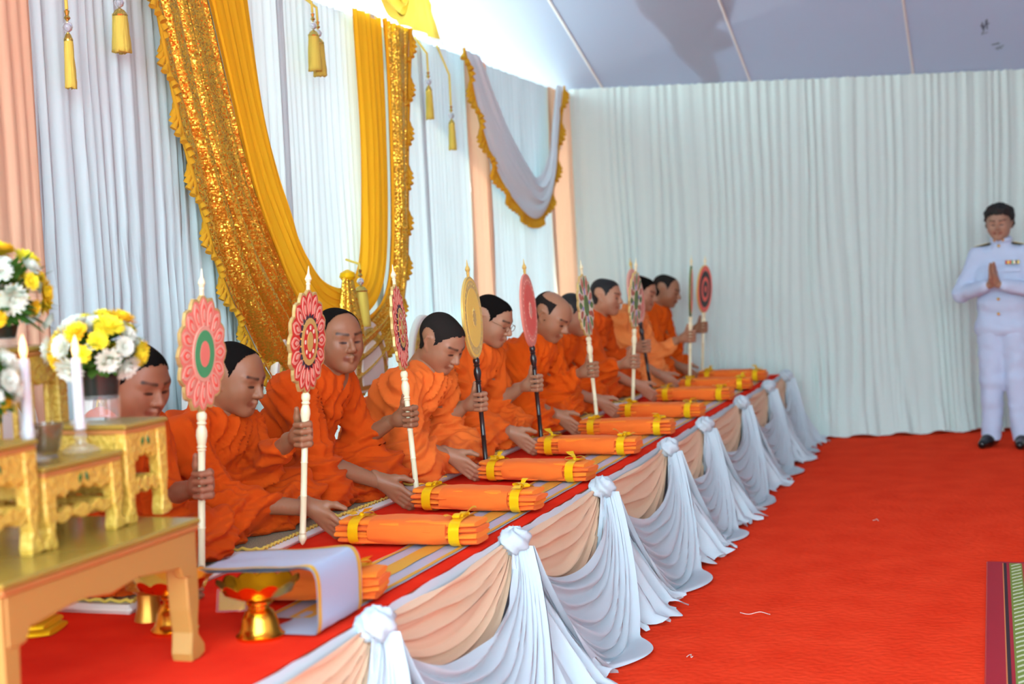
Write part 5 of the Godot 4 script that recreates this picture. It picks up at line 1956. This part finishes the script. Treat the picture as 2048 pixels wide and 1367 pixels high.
func build_official() -> void:
	var o := thing("person", "man standing in a white dress uniform with hands pressed together", "person", Vector3(0.065, 0.0, -10.72), deg_to_rad(-104.0))
	var J := Sdf.new()
	# jacket: x forward, z to his right
	J.add(Vector3(-0.01, 0.86, -0.085), Vector3(-0.01, 0.86, 0.085), 0.118, 0.118, 0.05)
	J.add(Vector3(0.0, 1.03, -0.075), Vector3(0.0, 1.03, 0.075), 0.108, 0.108, 0.06)
	J.add(Vector3(0.0, 1.22, -0.085), Vector3(0.0, 1.22, 0.085), 0.112, 0.112, 0.06)
	J.add(Vector3(-0.01, 1.37, -0.15), Vector3(-0.01, 1.37, 0.15), 0.066, 0.066, 0.06)
	J.add(Vector3(-0.01, 1.42, 0), Vector3(0.0, 1.465, 0), 0.07, 0.062, 0.04)
	var hand := Vector3(0.245, 1.20, 0.0)
	for z in [-1.0, 1.0]:
		var el := Vector3(0.03, 1.10, z * 0.285)
		J.chain([Vector3(-0.01, 1.37, z * 0.17), el, Vector3(0.20, 1.155, z * 0.065)], [0.064, 0.058, 0.046], 0.03)
	var jm := J.mesh(0.013)
	for k in jm.v.size():
		var p := jm.v[k]
		if p.y < 0.80:
			p.y = 0.80
		p += jm.n[k] * 0.005 * nz.get_noise_3d(p.x * 9, p.y * 14, p.z * 9)
		jm.v[k] = p
	jm.smooth()
	part(o, "jacket", jm.mesh(), M.uniform_white)
	var P := Sdf.new()
	for z in [-1.0, 1.0]:
		P.chain([Vector3(-0.01, 0.86, z * 0.08), Vector3(0.0, 0.47, z * 0.088), Vector3(-0.005, 0.075, z * 0.105)], [0.112, 0.084, 0.068], 0.03)
	var pm := P.mesh(0.013)
	for k in pm.v.size():
		var p := pm.v[k]
		p.y = maxf(p.y, 0.045)
		p += pm.n[k] * 0.007 * nz.get_noise_3d(p.x * 7, p.y * 12, p.z * 7)
		pm.v[k] = p
	pm.smooth()
	part(o, "trousers", pm.mesh(), M.uniform_white)
	for z in [-1.0, 1.0]:
		var sh := Sdf.new()
		sh.chain([Vector3(-0.05, 0.045, z * 0.11), Vector3(0.06, 0.042, z * 0.12), Vector3(0.17, 0.032, z * 0.13)], [0.045, 0.043, 0.03], 0.03)
		var sm := sh.mesh(0.01)
		for k in sm.v.size():
			sm.v[k].y = maxf(sm.v[k].y, 0.001)
		sm.smooth()
		part(o, "shoe", sm.mesh(), M.shoe_black)
	var tone := Color(0.36, 0.19, 0.125)
	var b := MB.new()
	var hT := Transform3D(Basis(Vector3.UP, 0.1) * Basis(Vector3.BACK, -0.05) * Basis.from_scale(Vector3(1.0, 1.02, 1.02)), Vector3(0.045, 1.585, 0))
	var q := Sdf.new()
	q.add(Vector3(-0.01, 1.36, 0), Vector3(0.0, 1.49, 0), 0.06, 0.054, 0.03)
	for z in [-1.0, 1.0]:
		q.chain([Vector3(-0.01, 1.36, 0), Vector3(-0.01, 1.36, z * 0.16), Vector3(0.03, 1.10, z * 0.28), Vector3(0.225, 1.165, z * 0.03)], [0.05, 0.045, 0.04, 0.027], 0.03)
	b = q.mesh(0.011)
	for p in b.v:
		b.c.append(tone)
	b.add(head_t, hT, tone)
	b.add(press_t, Transform3D(Basis(Vector3.BACK, -0.35), Vector3(0.255, 1.245, -0.002)), tone)
	# the other palm: the same hand turned round, thumb kept towards the body side
	b.add(press_t, Transform3D(Basis(Vector3.BACK, -0.35) * Basis(Vector3.UP, PI), Vector3(0.255, 1.245, 0.002)), tone)
	b.uv.clear()
	part(o, "body", b.mesh(), M.skin)
	part(o, "hair", hair_mesh(3, 0.02).mesh(), M.hair_black, hT)
	# collar, buttons, boards and ribbons
	var ring := []
	for k in 25:
		var a := TAU * k / 24
		ring.append(Vector3(-0.002 + cos(a) * 0.064, 1.478 - cos(a) * 0.008, sin(a) * 0.064))
	part(o, "collar", MB.new().tube(ring, 0.0125, 8, 1.6).mesh(), M.uniform_white)
	var bt := MB.new().lathe([Vector2(0.001, 0.005), Vector2(0.008, 0.003), Vector2(0.0105, 0.0), Vector2(0.001, -0.002)].duplicate(), 14).mesh()
	for y in [1.435, 1.06, 0.955]:
		part(o, "button", bt, M.button_gold, TR(Vector3([0.075, 0.125, 0.132][[1.435, 1.06, 0.955].find(y)], y, 0.0), Vector3(0, 0, -PI / 2)))
	for z in [-0.028, 0.028]:
		part(o, "collar_badge", bt, M.button_gold, TR(Vector3(0.068, 1.474, z), Vector3(0, 0, -PI / 2)))
	for z in [-1.0, 1.0]:
		var ep := part(o, "shoulder_board", box(Vector3(0.055, 0.012, 0.125), 0.005), M.epaulette_black, TR(Vector3(-0.008, 1.438, z * 0.135), Vector3(z * 0.22, 0, 0)))
		part(ep, "gold_braid", box(Vector3(0.038, 0.005, 0.105), 0.002, Vector3(0, 0.007, 0)), M.fan_gold)
	var rb := part(o, "ribbon_bar", box(Vector3(0.006, 0.028, 0.095), 0.0015), M.epaulette_black, TR(Vector3(0.112, 1.315, -0.10), Vector3(0, 0.16, 0.15)))
	var cols := ["fan_gold", "fan_dark", "fan_pearl", "fan_green", "fan_coral", "fan_yellow", "fan_red"]
	for k in 7:
		part(rb, "ribbon", box(Vector3(0.003, 0.024, 0.0115), 0.0008, Vector3(0.004, 0, -0.04 + k * 0.0133)), M[cols[k]])
	part(o, "pocket_flap", box(Vector3(0.006, 0.03, 0.11), 0.002), M.uniform_white, TR(Vector3(0.114, 1.262, -0.10), Vector3(0, 0.16, 0.05)))
